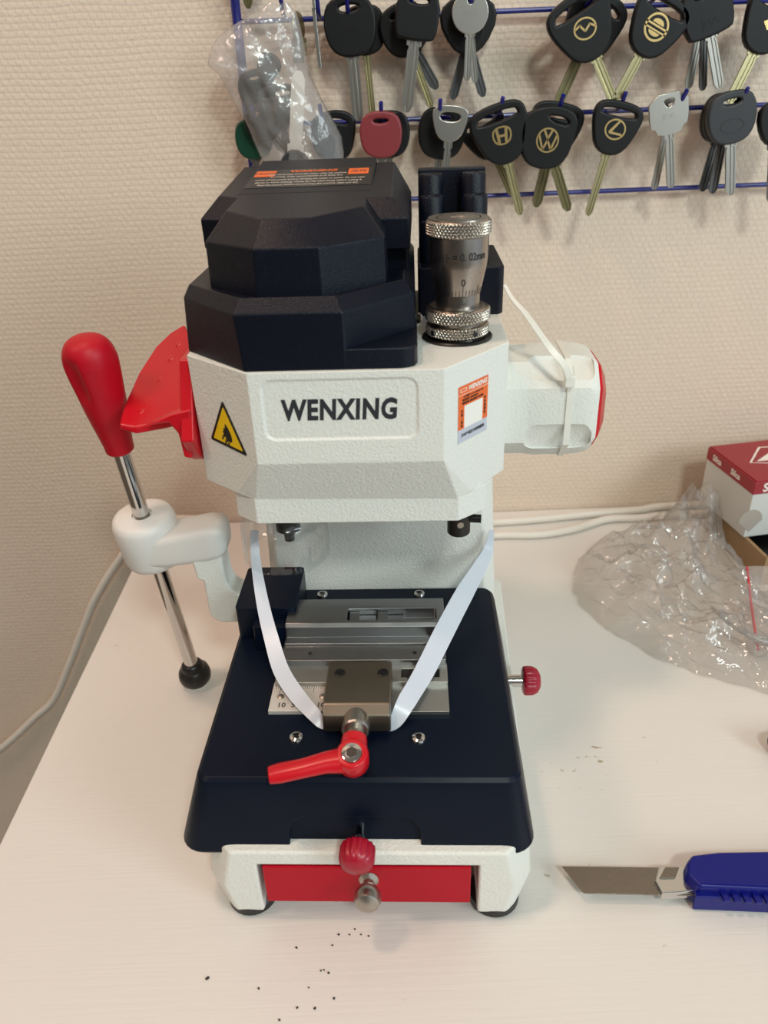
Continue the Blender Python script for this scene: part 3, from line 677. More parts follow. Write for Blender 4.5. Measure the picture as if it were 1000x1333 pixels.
for x in (-.0522, -.0270):
    b = BM(); lathe(b, [(.0021, 0), (.0021, .0006), (.0010, .0012), (0, .0012)], (x, .0715, .1030), seg=20); obj('rivet', b, 'nickel', rl)
tk = BM()
for i in range(-12, 13):
    x = -.0398+i*.00135
    if x > -.0262: break
    h = .0105 if i % 10 == 0 else .0080 if i % 5 == 0 else .0048
    box(tk, x-.00013, x+.00013, .0832-h, .0832, .1030, .1031)
me_ = [tm(text_mesh(t_, .0052, .00003, .00006), Matrix.Translation((x, .0645, .1031))) for t_, x in (('10', -.0508), ('5', -.0438), ('0', -.0385), ('5', -.0330), ('10', -.0276))]
bt = merge(me_); mm = bpy.data.meshes.new('x'); tk.to_mesh(mm); tk.free(); bt.from_mesh(mm); part_label(obj('ruler_marks', bt, 'black_ink', rl, smooth=False), 'black ruler ticks reading 10 5 0 5 10')
b = BM(); box(b, .008, .0475, .0590, .0830, .1000, .1028); obj('support_plate', b, 'jaw_light', K, bevel=.0003)
# clamp head
b = BM()
prism(b, [(.0855, .1000), (.0855, .1180), (.0500, .1180), (.0440, .1140), (.0425, .1034), (.0580, .1034), (.0590, .1000)], 'x', -.0238, .0142)
cl = obj('clamp_block', b, 'clamp', K, bevel=.0010)
c = BM(); prism(c, [(-.0300, .03), (-.0180, .0380), (.0120, .0300), (.0120, .0), (-.03, .0)], 'z', .09, .13)
c.free()
for x in (-.0162, .0092):
    b = BM(); lathe(b, [(.0034, .1178), (.0034, .1183), (.0030, .1186), (.0017, .1186), (.0015, .1181), (0, .1181)], (x, .0752, 0), seg=24); obj('cap_screw', b, 'black', cl)
b = BM(); ax = Vector((0, -1, .12)).normalized(); c0 = Vector((-.0050, .0440, .1100))
lathe(b, [(.0070, -.004), (.0078, .0), (.0078, .0080), (.0070, .0090), (.0048, .0090), (.0048, .0150)], c0, ax, 96, rf=lambda r, h, t, i, k: r*(1-.03*(math.cos(32*t)*.5+.5)) if r > .0075 else r)
nut = obj('knurled_nut', b, 'nickel', K, angle=30)
# red ratchet lever
b = BM(); p0 = c0+ax*.0130
tube(b, smooth_path([p0, p0+Vector((-.0001, -.006, -.001)), p0+Vector((-.0001, -.013, -.001)), p0+Vector((0, -.0185, -.002))], 4), .007, 24, [.0066+.0010*min(1, k/6) for k in range(13)])
hub = p0+Vector((0, -.0160, .001))
lathe(b, [(.0075, -.007), (.0085, -.005), (.0088, .004), (.0078, .0062), (.0052, .0066), (.0050, .0050), (0, .0050)], hub, (0, -.35, 1), 36)
E1 = Vector((-.0480, .0060, .1100)); pts = [hub+Vector((-.002, -.001, 0)), hub+Vector((-.014, -.003, .000)), hub.lerp(E1, .6)+Vector((0, -.001, .001)), hub.lerp(E1, .86), E1]
secs = []
for i, (p, w, h) in enumerate(zip(pts, (.0078, .0062, .0056, .0060, .0052), (.0060, .0048, .0042, .0042, .0036))):
    d = (Vector(pts[min(i+1, 4)])-Vector(pts[max(i-1, 0)])).normalized(); side = d.cross(Vector((0, 0, 1))).normalized(); up = side.cross(d)
    secs.append([p+side*(w*math.cos(t)*1.0)+up*(h*math.sin(t)) for t in [2*PI*k/16 for k in range(16)]])
add_poly_loft(b, secs)
rv = obj('clamp_lever', b, 'red_paint', K, bevel=.0008, seg=2, angle=60)
b = BM(); lathe(b, [(.0052, .0045), (.0052, .0070), (.0042, .0074)], hub, (0, -.35, 1), 28); nb = obj('lever_screw', b, 'chrome', rv)
b = BM(); lathe(b, [(.0030, .0074), (.0030, .0078)], hub, (0, -.35, 1), 6); obj('lever_screw_socket', b, 'black', rv)
# ------------------------------------------------------------------ strap and cable tie (loose things hung on the machine)
KM = Matrix.Rotation(-math.radians(2.9), 4, 'Z'); KM.translation = K.location
def KW(p): return KM @ Vector(p)
pts = [(-0.0755, 0.156, 0.1688), (-0.0752, 0.15, 0.1578), (-0.073, 0.139, 0.1472), (-0.0673, 0.12, 0.1336), (-0.0609, 0.103, 0.1226), (-0.0526, 0.083, 0.1139), (-0.0416, 0.067, 0.109), (-0.0305, 0.0545, 0.1059), (-.0240, .0500, .1016), (-.0150, .0495, .1016), (.0050, .0495, .1016),
       (.0150, .0500, .1018), (0.0232, 0.06, 0.1104), (0.0337, 0.084, 0.1118), (0.0462, 0.112, 0.1185), (0.0609, 0.143, 0.1263), (0.0727, 0.168, 0.1301), (0.0796, 0.183, 0.1348), (0.0817, 0.187, 0.1479)]
wds = [.0050, .0056, .0066, .0080, .0090, .0098, .0095, .0080, .0055, .0040, .0045, .0070, .0110, .0125, .0130, .0125, .0100, .0065, .0030]
pp = smooth_path([KW(p) for p in pts], 6); wd_ = [wds[min(int(i/6), 18)]*(1-(i/6-int(i/6)))+wds[min(int(i/6)+1, 18)]*(i/6-int(i/6)) for i in range(len(pp))]
ups = []
for i, p in enumerate(pp):
    d = (pp[min(i+1, len(pp)-1)]-pp[max(i-1, 0)]).normalized(); f_ = max(0, 1-abs(i/6-9.6)/2.6); ups.append(d.cross(Vector((.1, -.85, .5)).lerp(Vector((0, -.1, 1)), min(1, f_*1.6))))
b = BM(); ribbon(b, pp, ups, wd_, .0007)
tag(obj('plastic_strap', b, 'strap', smooth=True, angle=60), 'long white plastic strap looped down from the head and around the clamp', 'strap')
b = BM()
def mr2(x, s):
    return [KW(p) for p in mring(x, s)]
add_poly_loft(b, [mr2(.1215, 1.0), mr2(.1215, 1.03), mr2(.1252, 1.03), mr2(.1252, 1.0)], cap=False)
tie = obj('cable_tie', b, 'tie', angle=40); tag(tie, 'white nylon cable tie around the motor housing with its tail sticking up', 'cable tie')
b = BM(); hb = [(-.0030, -.0022, -.0030), (.0030, -.0022, -.0030), (.0030, .0035, -.0030), (-.0030, .0035, -.0030)]
c0 = Vector((0.1218, 0.1645, 0.2621))
add_poly_loft(b, [[KW(c0+Vector((x, y, z))) for x, y, z in hb], [KW(c0+Vector((x, y, z+.0068))) for x, y, z in hb]])
obj('tie_head', b, 'tie', tie, bevel=.0008)
tp = [(0.1207, 0.162, 0.2654), (0.1174, 0.162, 0.2734), (0.1099, 0.166, 0.2814), (0.1025, 0.174, 0.2906), (0.096, 0.182, 0.2986), (0.0895, 0.19, 0.3048), (0.0849, 0.197, 0.3119)]
pp = smooth_path([KW(p) for p in tp], 6); b = BM(); ribbon(b, pp, [(.9, .1, .35)]*len(pp), [.0038*(1-.6*(i/len(pp))**2) for i in range(len(pp))], .0010); obj('tie_tail', b, 'tie', tie, angle=60)

# ------------------------------------------------------------------ key rack on the wall
RY = .735
rack = root('key_rack', (0.12, RY, 0.40), 'blue coated wire key rack fixed to the wallpapered wall', 'key rack')
def wire(pts, r, name, par=rack, seg=10):
    b = BM(); tube(b, pts, r, seg); rel(b, rack); return obj(name, b, 'wire_blue', par)
for z in (.4665, .3917, .3283): wire([(-.102, RY, z), (.62, RY, z+.0003)], .0020, 'cross_wire')
wire([(-.102, RY-.002, .60), (-.102, RY-.002, .320)], .0038, 'upright_wire')
wire([(.62, RY-.002, .60), (.62, RY-.002, .320)], .0038, 'upright_wire')
wire([(-.102, RY, .541), (.62, RY, .5413)], .0020, 'cross_wire')
def hook(x, z, dx=0.0):
    b = BM(); tube(b, smooth_path([(x-dx, RY, z), (x-dx*.8, RY-.008, z+.0002), (x-dx*.4, RY-.028, z+.003), (x, RY-.038, z+.0145)], 4), .0017, 8); rel(b, rack); obj('hook', b, 'wire_blue', rack)

def chaikin(P, n=2):
    for _ in range(n):
        Q = []
        for i in range(len(P)):
            a, c = P[i], P[(i+1) % len(P)]
            Q += [(a[0]*.75+c[0]*.25, a[1]*.75+c[1]*.25), (a[0]*.25+c[0]*.75, a[1]*.25+c[1]*.75)]
        P = Q
    return P
def circ(r, cx=0, cy=0, n=28, ry=None): return [(cx+r*math.cos(2*PI*k/n), cy+(ry or r)*math.sin(2*PI*k/n)) for k in range(n)]
def stroke(p, q_, w):
    a = Vector((q_[0]-p[0], q_[1]-p[1])); a.normalize(); n_ = Vector((-a.y, a.x))*w/2
    return [(p[0]+n_.x, p[1]+n_.y), (p[0]-n_.x, p[1]-n_.y), (q_[0]-n_.x, q_[1]-n_.y), (q_[0]+n_.x, q_[1]+n_.y)]
def outline(kind, s):
    if kind == 'wide':
        o = chaikin([(-.62, 1.0), (.62, 1.0), (1.02, .72), (.92, .05), (.50, -.92), (-.50, -.92), (-.92, .05), (-1.02, .72)], 2)
        h = chaikin([(-.66, .86), (.66, .86), (.84, .66), (.80, .42), (-.80, .42), (-.84, .66)], 1)
    elif kind == 'slot':     # window on one upper corner only
        o = chaikin([(-.85, .80), (.10, 1.06), (.92, .86), (1.0, .30), (.66, -.95), (-.66, -.95), (-1.0, .1)], 2)
        h = chaikin([(-.15, .88), (.74, .76), (.82, .36), (.0, .52)], 1)
    elif kind == 'round':
        o = circ(1, n=36); h = circ(.22, 0, .60, 16)
    elif kind == 'square':
        o = chaikin([(-.95, .95), (.95, .95), (1, .2), (.55, -.85), (-.55, -.85), (-1, .2)], 2); h = chaikin([(-.62, .68), (.62, .68), (.62, .12), (-.62, .12)], 2)
    elif kind == 'plate':
        o = chaikin([(-1, .95), (1, .95), (1, -.55), (.72, -.62), (.60, -.98), (-.60, -.98), (-.72, -.62), (-1, -.55)], 1); h = chaikin([(-.35, .72), (.35, .80), (.30, .35), (-.1, .25)], 2)
    elif kind == 'trap':
        o = chaikin([(-1, 1), (1, 1), (.62, -1), (-.62, -1)], 2); h = chaikin([(-.3, .8), (.3, .8), (.3, .55), (-.3, .55)], 1)
    elif kind == 'block':
        o = chaikin([(-.95, 1), (.95, 1), (.95, -.82), (.6, -.95), (-.6, -.95), (-.95, -.82)], 2); h = chaikin([(-.5, .80), (.5, .80), (.6, .35), (-.6, .35)], 2)
    elif kind == 'oval':
        o = chaikin([(-.7, 1.05), (.7, 1.05), (1.05, .4), (.95, -.5), (.5, -.98), (-.5, -.98), (-.95, -.5), (-1.05, .4)], 2); h = chaikin([(-.52, .90), (.52, .90), (.46, .48), (-.46, .48)], 2)
    return [[(x*s, y*s) for x, y in o], [(x*s, y*s) for x, y in h]]
def blade_bm(L0, L1, w, t=.0022, notch=None):
    """blade hanging along -v from -L0 to -L1, grooved section facing +Z of the plate frame"""
    def sec(v, k): 
        pr = [(-.5, -t/2), (-.5, t/2), (-.24, t/2), (-.18, t*.12), (-.04, t*.12), (.0, t/2), (.16, t/2), (.20, t*.12), (.32, t*.12), (.36, t/2), (.5, t/2), (.5, -t/2)]
        return [(x*w*k, v, z) for x, z in pr]
    b = BM(); sh = (L1-L0)
    add_poly_loft(b, [sec(-L0, 1.25), sec(-L0-sh*.14, 1.25), sec(-L0-sh*.145, .86), sec(-L0-sh*.19, .86), sec(-L0-sh*.195, 1), sec(-L1+w*.55, 1), sec(-L1+w*.1, .55), sec(-L1, .25)])
    return b
MM = .000622
def emblem(kind, s):
    g = []; t = .14
    if kind == 'wings': g = [[circ(s, n=36, ry=s*.86), circ(s*.86, n=36, ry=s*.72)]] + [[stroke((a[0]*s, a[1]*s), (c[0]*s, c[1]*s), .16*s)] for a, c in (((-.90, .02), (-.42, .30)), ((-.46, .32), (0, -.20)), ((0, -.20), (.46, .32)), ((.42, .30), (.90, .02)), ((-.42, .30), (-.16, -.62)), ((.42, .30), (.16, -.62)))[:4]]
    if kind == 'bar_ring': g = [[circ(s), circ(s*.84)], [[(-.98*s, .16*s), (.98*s, .16*s), (.98*s, .02*s), (-.98*s, .02*s)]], [[(-.98*s, -.16*s), (.98*s, -.16*s), (.98*s, -.28*s), (-.98*s, -.28*s)]],
                                [[(.5*s*math.cos(PI*k/10), .24*s+.36*s*math.sin(PI*k/10)) for k in range(11)]], [[(.5*s*math.cos(-PI*k/10), -.34*s+.30*s*math.sin(-PI*k/10)) for k in range(11)]]]
    if kind == 'h_frame': 
        g = [[chaikin([(-s, s*.82), (s, s*.82), (s*.86, -s*.82), (-s*.86, -s*.82)], 2), chaikin([(-s*.84, s*.68), (s*.84, s*.68), (s*.70, -s*.68), (-s*.70, -s*.68)], 2)],
             [[(-.60*s, .62*s), (-.34*s, .62*s), (-.26*s, .10*s), (.26*s, .10*s), (.34*s, .62*s), (.60*s, .62*s), (.46*s, -.62*s), (.20*s, -.62*s), (.24*s, -.12*s), (-.24*s, -.12*s), (-.20*s, -.62*s), (-.46*s, -.62*s)]]]
    if kind == 'vw': g = [[circ(s), circ(s*.87)]] + [[stroke((a[0]*s, a[1]*s), (c[0]*s, c[1]*s), .17*s)] for a, c in (((-.36, .80), (0, .12)), ((.36, .80), (0, .12)), ((-.78, .42), (-.36, -.74)), ((-.36, -.74), (0, .0)), ((0, .0), (.36, -.74)), ((.36, -.74), (.78, .42)))]
    if kind == 'l_ring': g = [[circ(s, ry=s*.88, n=36), circ(s*.86, ry=s*.74, n=36)], [[(.30*s, .70*s), (.10*s, .70*s), (-.58*s, -.25*s), (-.46*s, -.42*s), (.76*s, -.42*s), (.66*s, -.24*s), (-.26*s, -.24*s)]]]
    if kind == 'diamond': g = [[[(0, .8*s), (1.0*s, 0), (0, -.8*s), (-1.0*s, 0)]]]
    if kind == 'oval_print': g = [[circ(s, ry=s*.55, n=30), circ(s*.92, ry=s*.48, n=30)]]
    return merge([curve_mesh(x, .0005) for x in g])
def key(B, T, s_px, kind, bowm, bladem, w_px, y, label, em=None, es=.5, group='keys hanging on the blue wire rack', thick=.0075, twist=0, eo=(0, 0), word=None, bow_rot=0.0):
    B = Vector(B); T = Vector(T); B.y = T.y = y
    up = (B-T).normalized(); x = Vector((0, 1, 0)).cross(up).normalized(); x = x if x.x > 0 else -x
    s = s_px*MM
    r = root('key', B, label, 'key', 0, group)
    Rm = basis((0, 0, 0), x, up)
    if bow_rot: Rb = Rm @ Matrix.Rotation(bow_rot, 4, 'Z')
    else: Rb = Rm
    metal = bowm.startswith('key_steel')
    th_ = .0024 if metal else thick
    me = curve_mesh(outline(kind, s), th_, th_*.22); me.transform(Rb)
    bow = obj('bow', me, bowm, r, angle=50)
    b = blade_bm(s*.80, (B-T).length, w_px*MM)
    b.transform(Rm); obj('blade', b, bladem, r, angle=30)
    if em:
        e = emblem(em, s*es); e.transform(Rb @ Matrix.Translation((eo[0]*s, eo[1]*s, th_/2+.0001)) @ Matrix.Rotation(-.34 if em == 'wings' else -.10 if em == 'h_frame' else 0, 4, 'Z')); obj('emblem', e, 'gold' if em != 'oval_print' else 'key_grey', bow, smooth=False)
    if word:
        me = text_mesh(word, s*.42, .0002, 0.0); me.transform(Rb @ Matrix.Translation((eo[0]*s, eo[1]*s, th_/2))); obj('embossing', me, bowm, bow, smooth=False)
    return r
YB, YM, YF = .722, .712, .702
# upper row
key((-0.0005, 0.72, 0.4563), (0.0041, 0.72, 0.3918), 25, 'oval', 'key_black', 'key_brass', 9, YB+.004, 'black headed key with brassy blade behind the oval key nearest the bag')
key((-0.0112, 0.712, 0.4583), (-0.008, 0.712, 0.3926), 30, 'oval', 'key_black', 'key_steel', 15, YM, 'black oval headed key with steel blade, second bunch from the left in the upper row', word='JMA', eo=(0, -.1))
key((0.0325, 0.72, 0.4542), (0.0581, 0.72, 0.4136), 26, 'trap', 'key_black', 'key_dark', 13, YB+.006, 'black headed key with dark grey blade splayed right beneath the square headed key')
key((0.0313, 0.72, 0.4553), (0.053, 0.72, 0.4003), 27, 'oval', 'key_black', 'key_brass', 9, YB-.002, 'black headed key with brassy blade, middle one behind the square headed key')
key((0.0409, 0.705, 0.4643), (0.0312, 0.705, 0.3982), 26, 'block', 'key_black', 'key_steel', 15, YF, 'square black headed key with long steel blade, upper row left of the round silver key')
key((0.0865, 0.722, 0.4576), (0.071, 0.722, 0.4053), 30, 'trap', 'key_black', 'key_dark', 12, YB+.006, 'black headed key with dull blade splayed left behind the round silver key')
key((0.0792, 0.722, 0.4568), (0.0959, 0.722, 0.4067), 30, 'trap', 'key_black', 'key_dark', 12, YB-.002, 'black headed key with dull blade splayed right behind the round silver key')
key((0.0827, 0.712, 0.4648), (0.088, 0.712, 0.417), 21, 'round', 'key_steel', 'key_steel', 8, YM+.002, 'round silver key, the rear one of the two silver keys in the upper row')
key((0.0819, 0.705, 0.4644), (0.0804, 0.705, 0.4188), 22, 'round', 'key_steel', 'key_steel', 9, YF+.002, 'round headed silver house key hanging in front of two black headed keys', word='ISEO', eo=(0, 0))
key((0.1819, 0.72, 0.4532), (0.1579, 0.72, 0.3977), 36, 'slot', 'key_black', 'key_olive', 14, YB, 'black headed key with tarnished blade behind the key with the winged oval emblem')
key((0.1705, 0.705, 0.4508), (0.2012, 0.705, 0.3966), 38, 'wide', 'key_black', 'key_brass', 12, YF, 'black car key with gold winged oval emblem, upper row', 'wings', .38)
key((0.2259, 0.705, 0.4499), (0.2002, 0.705, 0.3999), 34, 'wide', 'key_black', 'key_brass', 12, YF, 'black car key with gold ring crossed by a bar, upper row', 'bar_ring', .46)
key((0.2718, 0.72, 0.4615), (0.2673, 0.72, 0.4062), 27, 'block', 'key_black', 'key_steel', 11, YB+.004, 'rectangular black headed key with steel blade splayed left, upper row')
key((0.2676, 0.712, 0.4611), (0.2753, 0.712, 0.4049), 27, 'block', 'key_black', 'key_dark', 10, YM+.002, 'rectangular black headed key with grey blade, middle one of its bunch, upper row')
key((0.2642, 0.703, 0.4606), (0.284, 0.703, 0.4063), 30, 'block', 'key_black', 'key_steel', 12, YF, 'rectangular black headed key at the front of its bunch of three, upper row', word='JMA', eo=(0, -.5))
key((0.3139, 0.705, 0.449), (0.2936, 0.705, 0.3955), 33, 'wide', 'key_black', 'key_brass', 13, YF, 'black car key with gold diamond emblem cut off at the photo edge', 'diamond', .26)
# lower row
key((-0.0956, 0.712, 0.382), (-0.0978, 0.712, 0.3292), 22, 'oval', 'key_green', 'key_steel', 11, YM, 'dark green headed key at the left end of the lower row')
key((-0.0297, 0.712, 0.3819), (-0.0294, 0.712, 0.3267), 29, 'slot', 'key_black', 'key_steel', 12, YM, 'black headed key with a corner window, just right of the plastic bag, lower row')
key((0.0166, 0.72, 0.381), (0.0163, 0.72, 0.3289), 26, 'oval', 'key_black', 'key_steel', 10, YB, 'black headed key mostly hidden behind the maroon key')
key((0.0099, 0.705, 0.382), (0.0094, 0.705, 0.3311), 25, 'oval', 'key_red', 'key_steel', 10, YF, 'maroon rubber headed key in the lower row')
key((0.0613, 0.72, 0.38), (0.0554, 0.72, 0.3275), 29, 'oval', 'key_black', 'key_steel', 10, YB, 'black headed key behind the silver key with the square frame head', 'oval_print', .4)
key((0.0664, 0.705, 0.3879), (0.0615, 0.705, 0.3334), 23, 'square', 'key_steel', 'key_steel', 9, YF, 'silver key with a square open frame head in front of a black one, lower row')
key((0.0997, 0.72, 0.3768), (0.124, 0.72, 0.3293), 29, 'wide', 'key_black', 'key_olive', 10, YB, 'black headed key behind the car key with the framed letter H')
key((0.1091, 0.705, 0.3785), (0.1282, 0.705, 0.316), 36, 'wide', 'key_black', 'key_brass', 11, YF, 'black car key with gold framed letter H emblem, lower row', 'h_frame', .38)
key((0.1568, 0.72, 0.3783), (0.1449, 0.72, 0.319), 34, 'wide', 'key_black', 'key_olive', 14, YB, 'black headed key with tarnished blade behind the key with the gold VW ring emblem')
key((0.1468, 0.705, 0.3748), (0.1694, 0.705, 0.3176), 36, 'slot', 'key_black', 'key_olive', 13, YF, 'black car key with gold ring holding letters V over W, lower row', 'vw', .42, eo=(0, -.05), bow_rot=-.45)
key((0.2018, 0.705, 0.3797), (0.1864, 0.705, 0.3132), 31, 'wide', 'key_black', 'key_brass', 10, YF, 'black car key with gold oval ring holding a slanted letter L, lower row', 'l_ring', .46)
key((0.2509, 0.72, 0.3876), (0.2458, 0.72, 0.3304), 21, 'plate', 'key_steel', 'key_steel', 10, YM+.003, 'silver square headed key splayed left, the rear one of its pair, lower row')
key((0.2455, 0.705, 0.3894), (0.2557, 0.705, 0.3329), 25, 'plate', 'key_steel', 'key_steel', 11, YF, 'bright silver square headed key at the front of its pair, lower row', word='JMA', eo=(0, -.1))
key((0.3002, 0.72, 0.3824), (0.2915, 0.72, 0.3262), 28, 'oval', 'key_black', 'key_dark', 12, YB+.002, 'black round headed key with dark blade splayed furthest left behind the charcoal key')
key((0.2982, 0.712, 0.3828), (0.2959, 0.712, 0.3257), 28, 'oval', 'key_black', 'key_dark', 12, YM, 'black round headed key with dark blade, middle one behind the charcoal key')
key((0.2974, 0.703, 0.3842), (0.3077, 0.703, 0.3251), 29, 'oval', 'key_grey', 'key_steel', 13, YF, 'charcoal round headed key with steel blade at the front of its bunch, lower row', 'oval_print', .55, eo=(0, -.3))
key((0.3353, 0.705, 0.3794), (0.3453, 0.705, 0.3172), 25, 'trap', 'key_black', 'key_dark', 15, YF, 'black headed key cut off by the right edge of the photo, lower row')
# keys seen nearly edge-on beside the bag
def thin_key(px0, px1, w, label, mat):
    a = Vector(px0); c = Vector(px1); b = BM()
    r = root('key', a, label, 'key', 0, 'keys hanging on the blue wire rack')
    lathe(b, [(.0105, -.0012), (.0112, 0), (.0105, .0012)], (0, 0, -.002), (1, -.35, 0), 32); obj('bow', b, mat, r)
    d = c-a; b = BM(); n_ = 9; o_ = []
    for k in range(n_):
        t0 = .28+.72*k/n_; o_ += [(-w*.5, d.z*t0), ]
    L_ = abs(d.z); b2 = [(-w/2, -.009), (w/2, -.009)]
    for k in range(7):
        z0 = -.012-(L_-.016)*k/7; z1 = -.012-(L_-.016)*(k+.5)/7
        b2 += [(w/2, z0), (w/2, z1), (w*.25, z1), (w*.25, z1-(L_-.016)*.35/7)]
    b2 += [(w*.2, -L_), (-w/2, -L_)]
    prism(b, b2, 'y', -.001, .001)
    obj('blade', b, mat, r, bevel=.0002)
thin_key((-0.0526, 0.72, 0.4622), (-0.0487, 0.72, 0.4358), .0120, 'notched dull brass key beside the hanging plastic bag, upper row', 'key_olive')
r = root('key', (-0.0375, 0.7, 0.4764), 'silver key seen edge-on between the bag and the oval black key, upper row', 'key', 0, 'keys hanging on the blue wire rack')
b = BM(); box(b, -.0012, .0012, -.006, .006, -.006, .004); obj('bow', b, 'key_steel', r, bevel=.0005)
b = BM(); add_poly_loft(b, [[(x-.0006+t*.0020, y, -.005-t*.0400) for x, y in ((-.0014, -.004), (.0014, -.004), (.0014, .004), (-.0014, .004))] for t in (0, 1)]); obj('blade', b, 'key_steel', r, bevel=.0004)
key((-0.0875, 0.71, 0.5125), (-0.0894, 0.71, 0.4735), 24, 'oval', 'key_black', 'key_olive', 11, YM, 'key whose blade tip alone shows at the top left above the bag')
# hooks
for px, yy in ((452, .4665), (532, .4665), (612, .4665), (770, .4665), (852, .4665), (921, .4665), (990, .4665)): pass
for p, dx in (((-0.0125, 0.7, 0.4736), 0), ((0.0366, 0.7, 0.4725), 0), ((0.0824, 0.7, 0.4714), 0), ((0.1763, 0.7, 0.4702), .002), ((0.2257, 0.7, 0.4695), .002), ((0.2647, 0.7, 0.4682), .002), ((0.3115, 0.7, 0.4667), .002), ((-0.0626, 0.7, 0.4763), 0), ((-0.0352, 0.7, 0.4822), 0),
              ((-0.0385, 0.7, 0.4008), -.002), ((0.0107, 0.7, 0.4034), 0), ((0.0584, 0.7, 0.4034), 0), ((0.1085, 0.7, 0.4038), .002), ((0.157, 0.7, 0.4026), .003), ((0.2072, 0.7, 0.4025), .004), ((0.2562, 0.7, 0.4024), .006), ((0.3053, 0.7, 0.4018), .006), ((-0.0925, 0.7, 0.4005), 0)):
    hook(p[0], (.4665 if p[2] > .43 else .3917), dx)

# hanging bag of keys --------------------------------------------
BR = [(4, 350, 376), (16, 332, 386), (30, 312, 390), (48, 290, 394), (64, 276, 397), (80, 270, 400), (90, 280, 401), (104, 290, 406), (124, 301, 414), (146, 312, 426), (168, 323, 438), (190, 333, 446), (210, 342, 448), (228, 354, 444), (240, 368, 430)]
BW = [((-0.072, 0.7, 0.4756), (-0.0568, 0.7, 0.4751)), ((-0.0832, 0.7, 0.4701), (-0.0516, 0.7, 0.469)), ((-0.0981, 0.7, 0.4637), (-0.0498, 0.7, 0.462)), ((-0.1134, 0.7, 0.4551), (-0.0482, 0.7, 0.4529)), ((-0.1198, 0.7, 0.4482), (-0.0472, 0.7, 0.4447)),
      ((-0.1244, 0.7, 0.437), (-0.0461, 0.7, 0.4364)), ((-0.1169, 0.7, 0.4305), (-0.0449, 0.7, 0.429)), ((-0.1115, 0.7, 0.4207), (-0.0413, 0.7, 0.4204)), ((-0.1064, 0.7, 0.4087), (-0.0355, 0.7, 0.4073)), ((-0.1005, 0.7, 0.3964), (-0.0283, 0.7, 0.3949)),
      ((-0.0958, 0.7, 0.3839), (-0.0223, 0.7, 0.3823)), ((-0.0909, 0.7, 0.3711), (-0.0211, 0.7, 0.3697)), ((-0.0847, 0.7, 0.358), (-0.0233, 0.7, 0.3558)), ((-0.0729, 0.7, 0.3481), (-0.0342, 0.7, 0.3466))]
bag = root('bag_of_keys', (-.060, .700, .43), 'clear plastic bag holding spare black and silver keys, hanging from the rack', 'plastic bag')
def bag_sheet(sgn):
    b = BM(); rows = []
    NU = 40; NV = 56
    for j in range(NV+1):
        f = j/NV*(len(BW)-1); k = min(int(f), len(BW)-2); t = f-k
        A = Vector(BW[k][0]).lerp(Vector(BW[k+1][0]), t); Z = Vector(BW[k][1]).lerp(Vector(BW[k+1][1]), t)
        rv_ = []
        for i in range(NU+1):
            u = i/NU; p = A.lerp(Z, u); e = math.sin(PI*u)**.6
            dep = (.006+.016*min(1, j/NV*1.3))*e*math.sin(PI*min(1, .08+j/NV*.90))**.4
            q_ = p*38; nz = noise.noise(Vector((q_.x*1.2+q_.z*.6, sgn*5, q_.z*.8)))+.6*noise.noise(Vector((q_.x*3+q_.z, sgn*3, q_.z*2.2)))+.5*abs(noise.noise(Vector((q_.x*4-q_.z*2, 1, q_.z*3))))
            rv_.append(b.verts.new(p + Vector((nz*.0006*e, sgn*dep + nz*.0045*e, nz*.0010*e)) - bag.location))
        rows.append(rv_)
    for r0, r1_ in zip(rows[:-1], rows[1:]):
        for i in range(NU): b.faces.new((r0[i], r0[i+1], r1_[i+1], r1_[i]))
    return b
fb = bag_sheet(-1); mb = bag_sheet(1); mm = bpy.data.meshes.new('x'); mb.to_mesh(mm); mb.free(); fb.from_mesh(mm); bmesh.ops.remove_doubles(fb, verts=fb.verts, dist=1e-5)
obj('bag_film', fb, 'bag_hang', bag, angle=60)
for B_, T_, s_, kd, bm_, bl_, w_, y_, lb_ in (
    ((-0.0622, 0.7, 0.3584), (-0.0526, 0.7, 0.4304), 24, 'trap', 'key_grey', 'key_bright', 17, .690, 'silver bladed key standing blade up in the plastic bag'),
    ((-0.071, 0.7, 0.4052), (-0.0663, 0.7, 0.3626), 24, 'wide', 'key_grey', 'key_dark', 10, .702, 'charcoal headed key in the middle of the plastic bag'),
    ((-0.0881, 0.71, 0.4177), (-0.0825, 0.71, 0.377), 21, 'oval', 'key_black', 'key_dark', 10, .708, 'black headed key at the left side inside the plastic bag'),
    ((-0.0851, 0.71, 0.3943), (-0.0701, 0.71, 0.3731), 20, 'oval', 'key_black', 'key_steel', 12, .701, 'black headed key low in the plastic bag, its short blade pointing right'),
    ((-0.0777, 0.71, 0.4335), (-0.0924, 0.71, 0.4124), 14, 'trap', 'key_grey', 'key_dark', 8, .706, 'small grey key lying highest inside the plastic bag')):
    key(B_, T_, s_, kd, bm_, bl_, w_, y_, lb_, group='spare keys in the hanging bag')

